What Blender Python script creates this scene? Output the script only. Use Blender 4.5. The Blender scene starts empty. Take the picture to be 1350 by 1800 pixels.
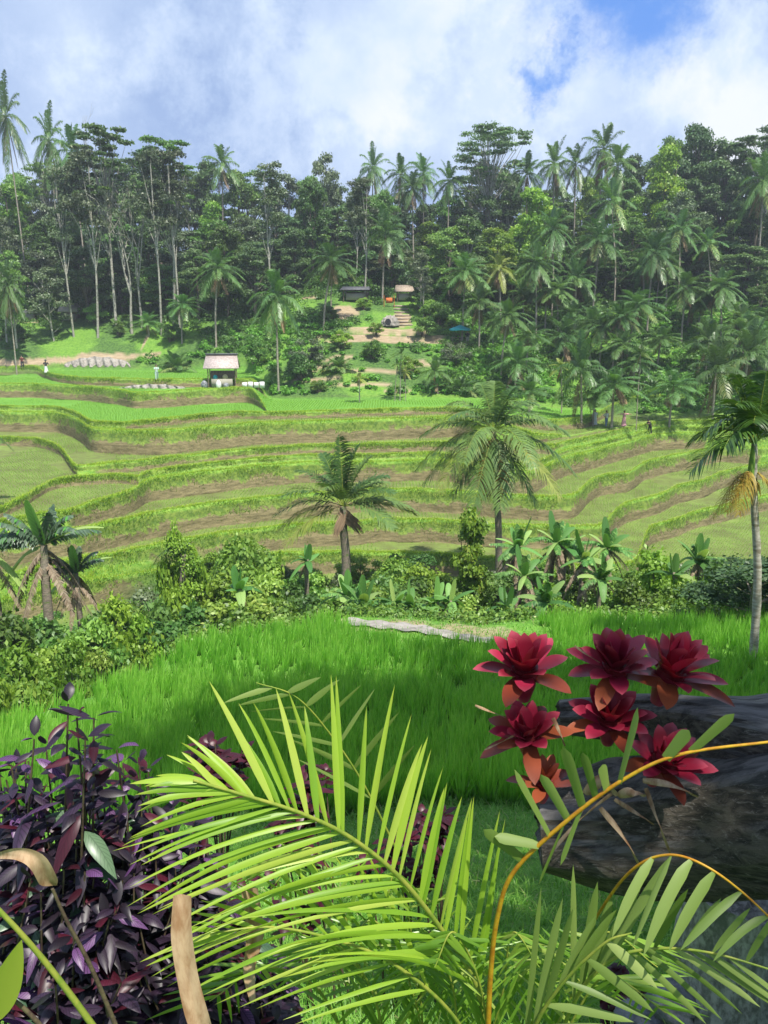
import bpy, math, random
import numpy as np
from math import radians, sin, cos, tan, atan, pi, sqrt
from mathutils import Vector, Matrix, Quaternion

random.seed(7)
R = np.random.default_rng(7)
scene = bpy.context.scene
col = scene.collection

# ------------------------------------------------------------------ camera
PITCH = radians(13.4); FOC = 1360.0
cp, sp = cos(PITCH), sin(PITCH)
cam = bpy.data.cameras.new('camera'); camo = bpy.data.objects.new('camera', cam); col.objects.link(camo)
cam.sensor_fit = 'VERTICAL'; cam.sensor_height = 36; cam.lens = 36 * FOC / 1800
cam.clip_start = 0.05; cam.clip_end = 3000
camo.location = (0, 0, 0); camo.rotation_euler = (pi / 2 - PITCH, 0, 0)
scene.camera = camo
scene.view_settings.view_transform = 'Standard'; scene.view_settings.look = 'None'
scene.view_settings.exposure = 0.95; scene.view_settings.gamma = 1
scene.render.film_transparent = False

# ------------------------------------------------------------------ sun and sky
SUN = Vector((0.50, -0.86, 0)).normalized()
ELEV = radians(64)
sdir = Vector((SUN.x * cos(ELEV), SUN.y * cos(ELEV), sin(ELEV)))
sl = bpy.data.lights.new('sun', 'SUN'); so = bpy.data.objects.new('sun', sl); col.objects.link(so)
sl.energy = 3.9; sl.angle = radians(0.6); sl.color = (1.0, 0.955, 0.87)
so.rotation_euler = sdir.to_track_quat('Z', 'Y').to_euler()

def ray(px, py):
    a = (px - 675) / FOC; b = (900 - py) / FOC
    return np.array([a, cp + b * sp, b * cp - sp])
def P(px, py, Y):
    d = ray(px, py); return d * (Y / d[1])
def proj(p):
    x, y, z = p[..., 0], p[..., 1], p[..., 2]
    f = y * cp - z * sp; u = y * sp + z * cp
    return 675 + FOC * x / f, 900 - FOC * u / f

world = bpy.data.worlds.new('World'); scene.world = world; world.use_nodes = True
def make_world():
    nt = world.node_tree; N = nt.nodes; L = nt.links; N.clear()
    out = N.new('ShaderNodeOutputWorld'); bg = N.new('ShaderNodeBackground'); L.new(bg.outputs[0], out.inputs[0])
    sky = N.new('ShaderNodeTexSky'); sky.sky_type = 'NISHITA'; sky.sun_disc = False
    sky.sun_elevation = ELEV; sky.sun_rotation = math.atan2(SUN.x, SUN.y)
    skm = N.new('ShaderNodeVectorMath'); skm.operation = 'MULTIPLY'; L.new(sky.outputs[0], skm.inputs[0]); skm.inputs[1].default_value = (0.085, 0.10, 0.125)
    tc = N.new('ShaderNodeTexCoord')
    def noise(scale, detail, rough, dist=0.0, vec=None):
        n = N.new('ShaderNodeTexNoise'); n.inputs['Scale'].default_value = scale; n.inputs['Detail'].default_value = detail
        n.inputs['Roughness'].default_value = rough; n.inputs['Distortion'].default_value = dist
        L.new(vec or tc.outputs['Generated'], n.inputs['Vector']); return n
    def math_(op, a, b=None, c=None, clamp=False):
        m = N.new('ShaderNodeMath'); m.operation = op; m.use_clamp = clamp
        for i, v in enumerate((a, b, c)):
            if v is None: continue
            if isinstance(v, (int, float)): m.inputs[i].default_value = v
            else: L.new(v, m.inputs[i])
        return m.outputs[0]
    def ramp(v, a, b):
        m = N.new('ShaderNodeMapRange'); m.interpolation_type = 'SMOOTHSTEP'; L.new(v, m.inputs[0])
        m.inputs[1].default_value = a; m.inputs[2].default_value = b; return m.outputs[0]
    # warp the direction a little so the banks of cloud have ragged borders
    wn = noise(5.0, 10, 0.68)
    sub = N.new('ShaderNodeVectorMath'); sub.operation = 'SUBTRACT'; L.new(wn.outputs['Color'], sub.inputs[0]); sub.inputs[1].default_value = (.5, .5, .5)
    scl = N.new('ShaderNodeVectorMath'); scl.operation = 'SCALE'; L.new(sub.outputs[0], scl.inputs[0]); scl.inputs['Scale'].default_value = 0.30
    add = N.new('ShaderNodeVectorMath'); add.operation = 'ADD'; L.new(tc.outputs['Generated'], add.inputs[0]); L.new(scl.outputs[0], add.inputs[1])
    def blob(px, py, r0, r1):
        d = ray(px, py); d = d / np.linalg.norm(d)
        v = N.new('ShaderNodeVectorMath'); v.operation = 'DISTANCE'; L.new(add.outputs[0], v.inputs[0]); v.inputs[1].default_value = tuple(d)
        return ramp(v.outputs['Value'], r1, r0)
    gap = math_('MAXIMUM', blob(1100, 45, 0.03, 0.115), blob(960, 130, 0.0, 0.05))
    gap = math_('MAXIMUM', gap, math_('MULTIPLY', blob(1165, 0, 0.01, 0.06), 0.8))
    n1 = noise(3.8, 13, 0.66, 0.15)
    bright = ramp(n1.outputs['Fac'], 0.45, 0.60)
    bb = blob(860, 110, 0.02, 0.22)
    for a in ((980, 30, 0.02, 0.14), (700, 190, 0.02, 0.17), (1290, 150, 0.02, 0.17), (1040, 190, .0, .15)):
        bb = math_('MAXIMUM', bb, blob(*a))
    soft = math_('MAXIMUM', math_('MULTIPLY', blob(130, 110, 0.0, 0.2), .65), math_('MULTIPLY', blob(420, 30, 0.0, 0.12), .5))
    bb = math_('MAXIMUM', bb, soft)
    dark = blob(640, 40, 0.03, 0.16)
    dark = math_('MAXIMUM', dark, blob(330, 120, 0.02, 0.15)); dark = math_('MAXIMUM', dark, blob(1320, 20, 0.02, 0.10))
    tone = math_('ADD', math_('MULTIPLY', bb, 0.62), math_('MULTIPLY', bright, 0.48))
    tone = math_('SUBTRACT', tone, math_('MULTIPLY', dark, 0.22), clamp=True)
    cr = N.new('ShaderNodeValToRGB'); L.new(tone, cr.inputs[0]); e = cr.color_ramp.elements
    e[0].position = 0.0; e[0].color = (0.19, 0.265, 0.43, 1); e[1].position = 1.0; e[1].color = (0.50, 0.525, 0.56, 1)
    m1 = e.new(0.30); m1.color = (0.28, 0.355, 0.50, 1); m2 = e.new(0.62); m2.color = (0.38, 0.45, 0.56, 1)
    blue = N.new('ShaderNodeMixRGB'); blue.inputs[0].default_value = 0.75; L.new(skm.outputs[0], blue.inputs[1]); blue.inputs[2].default_value = (0.06, 0.17, 0.47, 1)
    mx = N.new('ShaderNodeMixRGB'); L.new(gap, mx.inputs[0]); L.new(cr.outputs[0], mx.inputs[1]); L.new(blue.outputs[0], mx.inputs[2])
    L.new(mx.outputs[0], bg.inputs[0]); bg.inputs[1].default_value = 1.0
make_world()

# ------------------------------------------------------------------ helpers
def tag(o, label=None, cat=None, group=None, kind=None):
    if label: o['label'] = label
    if cat: o['category'] = cat
    if group: o['group'] = group
    if kind: o['kind'] = kind
    return o
def empty(name, loc, label=None, cat=None, group=None, rz=0.0):
    o = bpy.data.objects.new(name, None); col.objects.link(o); o.location = tuple(float(v) for v in loc); o.rotation_euler.z = rz
    o.empty_display_size = 0.1
    return tag(o, label, cat, group)

class MB:
    """collects vertices / polygons and links them as one mesh object"""
    def __init__(s): s.v = []; s.f = []; s.n = 0; s.a = {}
    def add(s, v, f, rnd=0.5, t=0.0, u=0.0):
        v = np.asarray(v, float).reshape(-1, 3); f = np.asarray(f, int)
        s.v.append(v); s.f.append(f + s.n)
        for k, x in (('rnd', rnd), ('tt', t), ('uu', u)):
            s.a.setdefault(k, []).append(np.broadcast_to(np.asarray(x, float).reshape(-1) if np.ndim(x) else x, (len(v),)).astype(np.float32))
        s.n += len(v)
    def build(s, name, mat, parent=None, smooth=True, origin=None):
        V = np.concatenate(s.v) if s.v else np.zeros((0, 3))
        off = np.zeros(3)
        if parent is not None:
            pl = np.array(parent.location); 
            if parent.parent is not None: pl = np.array(parent.matrix_basis.translation)
            off = np.array(parent.get('_org', tuple(parent.location)))
        elif origin is not None: off = np.array(origin, float)
        V = V - off
        me = bpy.data.meshes.new(name)
        loops = np.concatenate([f.reshape(-1) for f in s.f]).astype(np.int32)
        tot = np.concatenate([np.full(len(f), f.shape[1]) for f in s.f]).astype(np.int32)
        st = np.concatenate([[0], np.cumsum(tot)[:-1]]).astype(np.int32)
        me.vertices.add(len(V)); me.vertices.foreach_set('co', V.astype(np.float32).reshape(-1))
        me.loops.add(len(loops)); me.loops.foreach_set('vertex_index', loops)
        me.polygons.add(len(tot)); me.polygons.foreach_set('loop_start', st); me.polygons.foreach_set('loop_total', tot)
        if smooth: me.polygons.foreach_set('use_smooth', np.ones(len(tot), bool))
        for k, x in s.a.items():
            at = me.attributes.new(k, 'FLOAT', 'POINT'); at.data.foreach_set('value', np.concatenate(x))
        me.update(); me.validate()
        me.materials.append(mat)
        o = bpy.data.objects.new(name, me); col.objects.link(o)
        if parent is not None: o.parent = parent; o['_org'] = tuple(float(q) for q in off)
        else: o.location = tuple(float(q) for q in off); o['_org'] = tuple(float(q) for q in off)
        return o

def nrm(a):
    return a / np.maximum(np.linalg.norm(a, axis=-1, keepdims=True), 1e-9)
PROF = {
    'blade': lambda t: np.where(t < .15, .6 + 2.6 * t, np.clip((1 - t) / .85, 0, 1) ** .75),
    'leaf': lambda t: np.sin(np.clip(t, 0, 1) ** .8 * pi) ** .85 * .98 + .02,
    'strap': lambda t: np.where(t < .72, .72 + .38 * t, np.sqrt(np.clip(1 - ((t - .72) / .28) ** 2, 0, 1))),
    'brom': lambda t: np.where(t < .55, .62 + .69 * t, np.clip(1 - (np.clip(t - .55, 0, 1) / .45) ** 2.2, 0, 1) ** .75),
    'banana': lambda t: np.where(t < .08, t / .08 * .8 + .05, np.clip(1 - ((t - .4) / .62) ** 2 * .95, .0, 1) ** .5),
    'ribbon': lambda t: np.clip(np.minimum(.35 + 3 * t, 1), 0, 1) * np.clip((1 - t) / .35, 0, 1) ** .5,
    'leaflet': lambda t: np.clip(np.minimum(.45 + 3 * t, 1), 0, 1) * np.clip((1 - t) / .6, 0, 1) ** .6,
}
def strips(mb, base, d, side, L, W, droop, K=3, prof='blade', fold=0.0, rnd=None, mid=False, wig=0.0, down=(0, 0, -1)):
    base = np.atleast_2d(base).astype(float); n = len(base)
    d = nrm(np.broadcast_to(np.asarray(d, float), (n, 3))); L = np.broadcast_to(L, (n,)).astype(float); W = np.broadcast_to(W, (n,)).astype(float)
    side = np.broadcast_to(np.asarray(side, float), (n, 3)); side = nrm(side - d * (side * d).sum(-1, keepdims=True))
    droop = np.broadcast_to(droop, (n,)).astype(float)
    if rnd is None: rnd = R.random(n)
    rnd = np.broadcast_to(rnd, (n,))
    t = np.linspace(0, 1, K + 1)
    dn = np.asarray(down, float)
    pos = base[:, None] + d[:, None] * (L[:, None] * t)[..., None] + dn * (droop[:, None] * L[:, None] * t ** 2)[..., None]
    tan_ = nrm(np.gradient(pos, axis=1)); nr = np.cross(np.broadcast_to(side[:, None], tan_.shape), tan_)
    pw = PROF[prof](t) * .5
    if wig:
        ph = R.random(n) * 6.28
        pos = pos + nr * (np.sin(t[None] * 9 + ph[:, None]) * wig * L[:, None])[..., None]
    hw = (W[:, None] * pw)[..., None] * side[:, None]
    if mid or fold:
        lift = nr * (W[:, None] * pw * fold)[..., None]
        v = np.stack([pos - hw + lift, pos, pos + hw + lift], 2); m = 3; uu = np.array([-1, 0, 1.])
    else:
        v = np.stack([pos - hw, pos + hw], 2); m = 2; uu = np.array([-1, 1.])
    idx = np.arange(n * (K + 1) * m).reshape(n, K + 1, m)
    f = np.stack([idx[:, :-1, :-1], idx[:, :-1, 1:], idx[:, 1:, 1:], idx[:, 1:, :-1]], -1).reshape(-1, 4)
    mb.add(v, f, rnd=np.repeat(rnd, (K + 1) * m), t=np.broadcast_to(t[None, :, None], (n, K + 1, m)).reshape(-1), u=np.broadcast_to(uu, (n, K + 1, m)).reshape(-1))
def tube(mb, pts, rad, sides=7, cap=True, rnd=.5, jitter=0.0):
    pts = np.asarray(pts, float); n = len(pts); rad = np.broadcast_to(rad, (n,)).astype(float)
    tg = nrm(np.gradient(pts, axis=0)); ref = np.array([0, 0, 1.]) if abs(tg[0][2]) < .9 else np.array([1., 0, 0])
    a = nrm(np.cross(tg, ref)); b = np.cross(tg, a)
    th = np.arange(sides) / sides * 2 * pi
    rr = rad[:, None] * (1 + jitter * (R.random((n, sides)) - .5))
    v = pts[:, None] + rr[..., None] * (np.cos(th)[None, :, None] * a[:, None] + np.sin(th)[None, :, None] * b[:, None])
    idx = np.arange(n * sides).reshape(n, sides); nx = np.roll(idx, -1, 1)
    f = np.stack([idx[:-1], nx[:-1], nx[1:], idx[1:]], -1).reshape(-1, 4)
    mb.add(v, f, rnd=rnd, t=np.repeat(np.linspace(0, 1, n), sides))
    if cap:
        for ring, c in ((0, pts[0]), (n - 1, pts[-1])):
            vv = np.concatenate([v[ring], c[None]]); k = np.arange(sides)
            ff = np.stack([k, np.roll(k, -1), np.full(sides, sides)], -1)
            mb.add(vv, ff, rnd=rnd, t=float(ring > 0))
def box(mb, c, s, rz=0.0, rnd=.5, rot=None):
    s = np.asarray(s, float) / 2
    v = np.array([[x, y, z] for x in (-1, 1) for y in (-1, 1) for z in (-1, 1)]) * s
    if rot is not None: v = v @ np.array(rot).T
    ca, sa = cos(rz), sin(rz); v = v @ np.array([[ca, sa, 0], [-sa, ca, 0], [0, 0, 1]]) + np.asarray(c, float)
    mb.add(v, [[0, 1, 3, 2], [4, 6, 7, 5], [0, 4, 5, 1], [2, 3, 7, 6], [0, 2, 6, 4], [1, 5, 7, 3]], rnd=rnd)
def lerp_path(pts, n):
    """Catmull-Rom through pts, n samples"""
    pts = np.asarray(pts, float); m = len(pts)
    if m == 2: return pts[0] + (pts[1] - pts[0]) * np.linspace(0, 1, n)[:, None]
    p = np.concatenate([[2 * pts[0] - pts[1]], pts, [2 * pts[-1] - pts[-2]]])
    s = np.linspace(0, m - 1 - 1e-6, n); i = s.astype(int); t = (s - i)[:, None]
    a, b, c, d = p[i], p[i + 1], p[i + 2], p[i + 3]
    return .5 * (2 * b + (c - a) * t + (2 * a - 5 * b + 4 * c - d) * t * t + (3 * b - a - 3 * c + d) * t ** 3)

# ------------------------------------------------------------------ materials
def mat_base(name):
    m = bpy.data.materials.new(name); m.use_nodes = True; nt = m.node_tree; nt.nodes.clear()
    out = nt.nodes.new('ShaderNodeOutputMaterial'); return m, nt, nt.nodes, nt.links, out
def attr(N, name):
    a = N.new('ShaderNodeAttribute'); a.attribute_name = name; return a
def mixc(N, L, f, a, b, typ='MIX'):
    m = N.new('ShaderNodeMixRGB'); m.blend_type = typ
    for i, v in enumerate((f, a, b)):
        if isinstance(v, (int, float)): m.inputs[i].default_value = v
        elif isinstance(v, tuple): m.inputs[i].default_value = v + (1,) if len(v) == 3 else v
        else: L.new(v, m.inputs[i])
    return m.outputs[0]
def rampf(N, L, v, a, b):
    m = N.new('ShaderNodeMapRange'); m.interpolation_type = 'SMOOTHSTEP'; L.new(v, m.inputs[0]); m.inputs[1].default_value = a; m.inputs[2].default_value = b; return m.outputs[0]
def noisef(N, L, scale, detail=4, rough=.6, vec=None, dist=0):
    n = N.new('ShaderNodeTexNoise'); n.inputs['Scale'].default_value = scale; n.inputs['Detail'].default_value = detail; n.inputs['Roughness'].default_value = rough
    n.inputs['Distortion'].default_value = dist
    if vec is not None: L.new(vec, n.inputs['Vector'])
    return n.outputs['Fac']
def leafmat(name, c0, c1, c2=None, trans=.35, rough=.45, objvar=.35, tip=None, base=None, vein=0.0, spec=.4, tcol=None):
    """leaf: colour by per-leaf random, per-plant random, optional tip colour"""
    m, nt, N, L, out = mat_base(name)
    r = attr(N, 'rnd').outputs['Fac']
    c = mixc(N, L, rampf(N, L, r, .0, 1.0), c0, c1)
    if c2: c = mixc(N, L, rampf(N, L, r, .86, .97), c, c2)
    tcd = N.new('ShaderNodeTexCoord')
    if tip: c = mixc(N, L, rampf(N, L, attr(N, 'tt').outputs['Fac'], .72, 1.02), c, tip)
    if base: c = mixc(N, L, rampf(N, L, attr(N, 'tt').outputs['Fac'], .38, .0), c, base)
    if vein:
        u = attr(N, 'uu').outputs['Fac']; t = attr(N, 'tt').outputs['Fac']
        ab = N.new('ShaderNodeMath'); ab.operation = 'ABSOLUTE'; L.new(u, ab.inputs[0])
        mm = N.new('ShaderNodeMath'); mm.operation = 'MULTIPLY_ADD'; L.new(t, mm.inputs[0]); mm.inputs[1].default_value = 62
        m2 = N.new('ShaderNodeMath'); m2.operation = 'MULTIPLY'; L.new(ab.outputs[0], m2.inputs[0]); m2.inputs[1].default_value = -12; L.new(m2.outputs[0], mm.inputs[2])
        sn = N.new('ShaderNodeMath'); sn.operation = 'SINE'; L.new(mm.outputs[0], sn.inputs[0])
        vv = rampf(N, L, sn.outputs[0], .55, 1.0)
        md = rampf(N, L, ab.outputs[0], .12, .02)
        mxx = N.new('ShaderNodeMath'); mxx.operation = 'MAXIMUM'; L.new(vv, mxx.inputs[0]); L.new(md, mxx.inputs[1])
        dk = N.new('ShaderNodeMath'); dk.operation = 'MULTIPLY'; L.new(mxx.outputs[0], dk.inputs[0]); dk.inputs[1].default_value = vein
        c = mixc(N, L, dk.outputs[0], c, tuple(x * .25 for x in c0))
    if objvar:
        oi = N.new('ShaderNodeObjectInfo'); hs = N.new('ShaderNodeHueSaturation'); L.new(c, hs.inputs['Color'])
        v = N.new('ShaderNodeMapRange'); L.new(oi.outputs['Random'], v.inputs[0]); v.inputs[3].default_value = 1 - objvar; v.inputs[4].default_value = 1 + objvar; L.new(v.outputs[0], hs.inputs['Value'])
        wn = N.new('ShaderNodeTexWhiteNoise'); wn.noise_dimensions = '1D'; L.new(oi.outputs['Random'], wn.inputs['W'])
        h = N.new('ShaderNodeMapRange'); L.new(wn.outputs['Value'], h.inputs[0]); h.inputs[3].default_value = .5 - .035 * objvar; h.inputs[4].default_value = .5 + .05 * objvar; L.new(h.outputs[0], hs.inputs['Hue'])
        c = hs.outputs[0]
    p = N.new('ShaderNodeBsdfPrincipled'); L.new(c, p.inputs['Base Color']); p.inputs['Roughness'].default_value = rough
    p.inputs['Specular IOR Level'].default_value = spec
    if trans:
        tr = N.new('ShaderNodeBsdfTranslucent'); tc2 = mixc(N, L, 1.0, c, tcol or (1.25, 1.3, .55), 'MULTIPLY'); L.new(tc2, tr.inputs['Color'])
        mx = N.new('ShaderNodeMixShader'); mx.inputs[0].default_value = trans; L.new(p.outputs[0], mx.inputs[1]); L.new(tr.outputs[0], mx.inputs[2]); L.new(mx.outputs[0], out.inputs[0])
    else: L.new(p.outputs[0], out.inputs[0])
    return m
def roughmat(name, c0, c1, scale=8, stretch=(1, 1, 1), rough=.85, bump=.4, c2=None, detail=8, bumpd=.02, lo=.35, hi=.65, spec=.3, sheen=0):
    m, nt, N, L, out = mat_base(name)
    tc = N.new('ShaderNodeTexCoord'); mp = N.new('ShaderNodeMapping'); mp.inputs['Scale'].default_value = stretch; L.new(tc.outputs['Object'], mp.inputs[0])
    n = noisef(N, L, scale, detail, .65, mp.outputs[0], .3)
    c = mixc(N, L, rampf(N, L, n, lo, hi), c0, c1)
    if c2:
        n2 = noisef(N, L, scale * .37, 5, .6, mp.outputs[0]); c = mixc(N, L, rampf(N, L, n2, .52, .66), c, c2)
    p = N.new('ShaderNodeBsdfPrincipled'); L.new(c, p.inputs['Base Color']); p.inputs['Roughness'].default_value = rough; p.inputs['Specular IOR Level'].default_value = spec
    b = N.new('ShaderNodeBump'); b.inputs['Strength'].default_value = bump; b.inputs['Distance'].default_value = bumpd; L.new(n, b.inputs['Height']); L.new(b.outputs[0], p.inputs['Normal'])
    L.new(p.outputs[0], out.inputs[0]); return m

M = {}
M['rice'] = leafmat('rice', (.12, .36, .03), (.25, .53, .065), trans=.4, objvar=0, tip=(.38, .62, .12), base=(.05, .16, .015))  # dark blade base paints the shade between the plants into the colour
M['grass'] = leafmat('grass', (.08, .18, .02), (.44, .60, .07), (.48, .50, .14), trans=.35, objvar=0)
M['grass_near'] = leafmat('grass_near', (.10, .28, .02), (.22, .42, .06), (.3, .34, .12), trans=.35, objvar=0)
M['seed'] = leafmat('seedling', (.15, .32, .03), (.25, .42, .06), trans=.3, objvar=0)
M['dense'] = leafmat('foliage_dense', (.055, .105, .038), (.135, .225, .075), (.20, .28, .10), trans=.25, rough=.5, objvar=.45)
M['mid'] = leafmat('foliage_mid', (.065, .145, .03), (.17, .30, .065), (.22, .30, .07), trans=.3, objvar=.4)
M['grey'] = leafmat('foliage_grey', (.07, .10, .05), (.16, .21, .10), (.20, .22, .13), trans=.2, objvar=.35)
M['lime'] = leafmat('foliage_lime', (.10, .21, .02), (.26, .40, .05), (.38, .42, .08), trans=.35, objvar=.3)
M['bush'] = leafmat('foliage_bush', (.075, .17, .025), (.27, .41, .07), (.40, .44, .11), trans=.32, objvar=.4)
M['under'] = leafmat('undergrowth', (.045, .11, .022), (.125, .25, .045), (.2, .28, .06), trans=.3, objvar=0)
M['under_b'] = leafmat('undergrowth_bright', (.09, .26, .025), (.20, .44, .06), (.28, .44, .08), trans=.3, objvar=0)
M['coco'] = leafmat('coconut_leaf', (.065, .15, .035), (.14, .25, .07), (.28, .32, .10), trans=.28, rough=.4, objvar=.3, tip=(.20, .28, .10), spec=.5)
M['coco_y'] = leafmat('coconut_leaf_yellow', (.16, .22, .04), (.30, .34, .08), (.40, .34, .08), trans=.3, rough=.4, objvar=.2)
M['coco_n'] = leafmat('coconut_leaf_near', (.055, .13, .035), (.17, .27, .07), (.30, .34, .11), trans=.25, rough=.5, objvar=0, tip=(.24, .28, .09), spec=.35)
M['areca'] = leafmat('areca_leaf', (.035, .09, .015), (.09, .18, .03), (.16, .24, .05), trans=.25, rough=.3, objvar=0, spec=.7)
M['dead'] = leafmat('dead_frond', (.16, .10, .05), (.34, .24, .13), (.10, .06, .03), trans=.15, rough=.7, objvar=.2, tcol=(1, .8, .5))
M['orange'] = leafmat('orange_frond', (.38, .16, .03), (.50, .27, .06), trans=.25, rough=.6, objvar=0, tcol=(1, .8, .5))
M['golden'] = leafmat('golden_frond', (.36, .26, .04), (.48, .38, .08), (.32, .18, .04), trans=.3, rough=.5, objvar=0, tcol=(1, .9, .5))
M['banana'] = leafmat('banana_leaf', (.08, .20, .045), (.18, .37, .09), (.34, .48, .14), trans=.35, rough=.5, objvar=.25, vein=.25, spec=.3)
M['banana_g'] = leafmat('banana_leaf_dull', (.055, .10, .055), (.13, .19, .11), (.09, .30, .03), trans=.2, rough=.4, objvar=.1, vein=.3, spec=.6)
M['ban_dry'] = leafmat('dry_banana_leaf', (.20, .14, .09), (.40, .32, .22), (.10, .07, .05), trans=.12, rough=.8, objvar=.1, tcol=(1, .8, .5))
M['purple'] = leafmat('purple_leaf', (.014, .009, .015), (.036, .018, .042), (.13, .055, .16), trans=.08, rough=.45, objvar=0, vein=.75, spec=.45, tcol=(1, .3, .6))
M['maroon'] = leafmat('maroon_leaf', (.035, .006, .012), (.080, .011, .024), trans=.2, rough=.4, objvar=0, vein=.4, tcol=(1.3, .3, .3))
M['palegreen'] = leafmat('pale_shade_leaf', (.06, .12, .07), (.14, .22, .12), trans=.2, rough=.35, objvar=0, vein=.4)
M['brom'] = leafmat('bromeliad_leaf', (.17, .008, .022), (.34, .020, .055), (.30, .04, .03), trans=.12, rough=.32, objvar=0, spec=.5, base=(.13, .012, .014), tcol=(1.4, .4, .4), tip=(.40, .06, .09))
M['brom_o'] = leafmat('bromeliad_leaf_bronze', (.19, .035, .018), (.30, .075, .028), trans=.15, rough=.38, objvar=0, spec=.5, base=(.12, .03, .02), tcol=(1.2, .6, .3))
M['yfrond'] = leafmat('yellow_palm_leaflet', (.19, .35, .025), (.33, .49, .045), (.42, .52, .08), trans=.42, rough=.42, objvar=0, spec=.45, tip=(.36, .45, .05), tcol=(1.3, 1.3, .5))
M['dfrond'] = leafmat('dull_palm_leaflet', (.12, .19, .035), (.21, .29, .07), (.29, .36, .11), trans=.3, rough=.5, objvar=0, spec=.4)
M['wisp'] = leafmat('shaded_palm_leaflet', (.12, .25, .025), (.23, .38, .045), (.33, .42, .09), trans=.35, rough=.35, objvar=0, spec=.6)
M['rachis'] = roughmat('yellow_stem', (.50, .30, .02), (.36, .15, .012), 30, (1, 1, 1), .4, .1, bumpd=.002)
M['rachis_g'] = roughmat('green_stem', (.16, .24, .03), (.28, .30, .05), 30, (1, 1, 1), .45, .1, bumpd=.002)
M['stem_d'] = roughmat('dark_stem', (.06, .035, .03), (.12, .10, .05), 40, (1, 1, 1), .7, .2, bumpd=.002)
M['dryleaf'] = roughmat('dry_leaf', (.24, .13, .06), (.46, .33, .20), 22, (1, 1, .3), .75, .5, c2=(.12, .055, .025), bumpd=.004)
M['yleaf'] = leafmat('lime_leaf', (.34, .42, .05), (.42, .50, .08), trans=.4, rough=.4, objvar=0)
M['bark_p'] = roughmat('pale_bark', (.26, .245, .20), (.44, .42, .35), 3, (1, 1, 3), .85, .4, c2=(.15, .15, .11))
M['bark_c'] = roughmat('coconut_bark', (.22, .19, .15), (.38, .34, .27), 2.5, (.5, .5, 5), .85, .5)
M['bark_d'] = roughmat('dark_bark', (.09, .075, .055), (.17, .15, .11), 3, (1, 1, 2), .9, .4)
M['bark_m'] = roughmat('mossy_bark', (.14, .12, .09), (.30, .25, .19), 9, (1, 1, 3), .9, .5, c2=(.12, .17, .05))
M['areca_bark'] = roughmat('areca_bark', (.25, .22, .17), (.46, .43, .36), 4, (1, 1, 3.5), .8, .4, c2=(.20, .17, .12))
M['shaft'] = roughmat('crownshaft', (.10, .22, .03), (.20, .32, .06), 4, (1, 1, .5), .4, .1)
M['thatch'] = roughmat('thatch', (.25, .22, .17), (.42, .38, .31), 14, (3, 3, 1), .95, .6)
M['tin'] = roughmat('pinkish_roof', (.36, .29, .26), (.56, .47, .43), 6, (1, 1, 1), .6, .1)
M['tin_d'] = roughmat('dark_roof', (.07, .075, .085), (.14, .14, .15), 4, (1, 1, 1), .6, .2)
M['tan_roof'] = roughmat('tan_roof', (.28, .22, .16), (.42, .34, .26), 6, (1, 1, 1), .7, .2)
M['wood'] = roughmat('post_wood', (.12, .09, .06), (.22, .17, .12), 9, (1, 1, .3), .8, .3)
M['white'] = roughmat('white_paint', (.62, .62, .60), (.78, .78, .76), 6, rough=.6, bump=.1)
M['grey_m'] = roughmat('grey_goods', (.10, .11, .12), (.30, .31, .33), 5, rough=.6, bump=.1)
M['turq'] = roughmat('turquoise_cloth', (.02, .30, .34), (.04, .40, .42), 6, rough=.7, bump=.1)
M['stone'] = roughmat('pale_stone', (.21, .19, .165), (.36, .33, .29), 2.5, rough=.9, bump=.6, c2=(.18, .17, .15), bumpd=.05)
M['rock_l'] = roughmat('grey_rock', (.13, .135, .15), (.34, .35, .38), 9, rough=.9, bump=.8, c2=(.40, .41, .44), bumpd=.02)
M['post'] = roughmat('stone_post', (.17, .165, .155), (.46, .45, .43), 34, (1, 1, .5), .9, .7, c2=(.17, .18, .155), bumpd=.01)
M['skin'] = roughmat('skin', (.38, .22, .15), (.42, .25, .17), 9, rough=.6, bump=.05)
M['hair'] = roughmat('hair', (.015, .012, .01), (.03, .025, .02), 30, rough=.6, bump=.2)
def cloth(name, c): 
    M[name] = roughmat(name, tuple(x * .85 for x in c), c, 12, rough=.85, bump=.2); return M[name]
cloth('cl_white', (.70, .72, .72)); cloth('cl_black', (.02, .02, .025)); cloth('cl_pink', (.72, .36, .40)); cloth('cl_blue', (.18, .26, .40)); cloth('cl_khaki', (.36, .34, .27)); cloth('cl_maroon', (.15, .04, .035)); cloth('cl_dark', (.05, .05, .06)); cloth('cl_straw', (.50, .42, .25)); cloth('cl_mint', (.45, .60, .52)); cloth('cl_orange', (.62, .17, .05))

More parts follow.
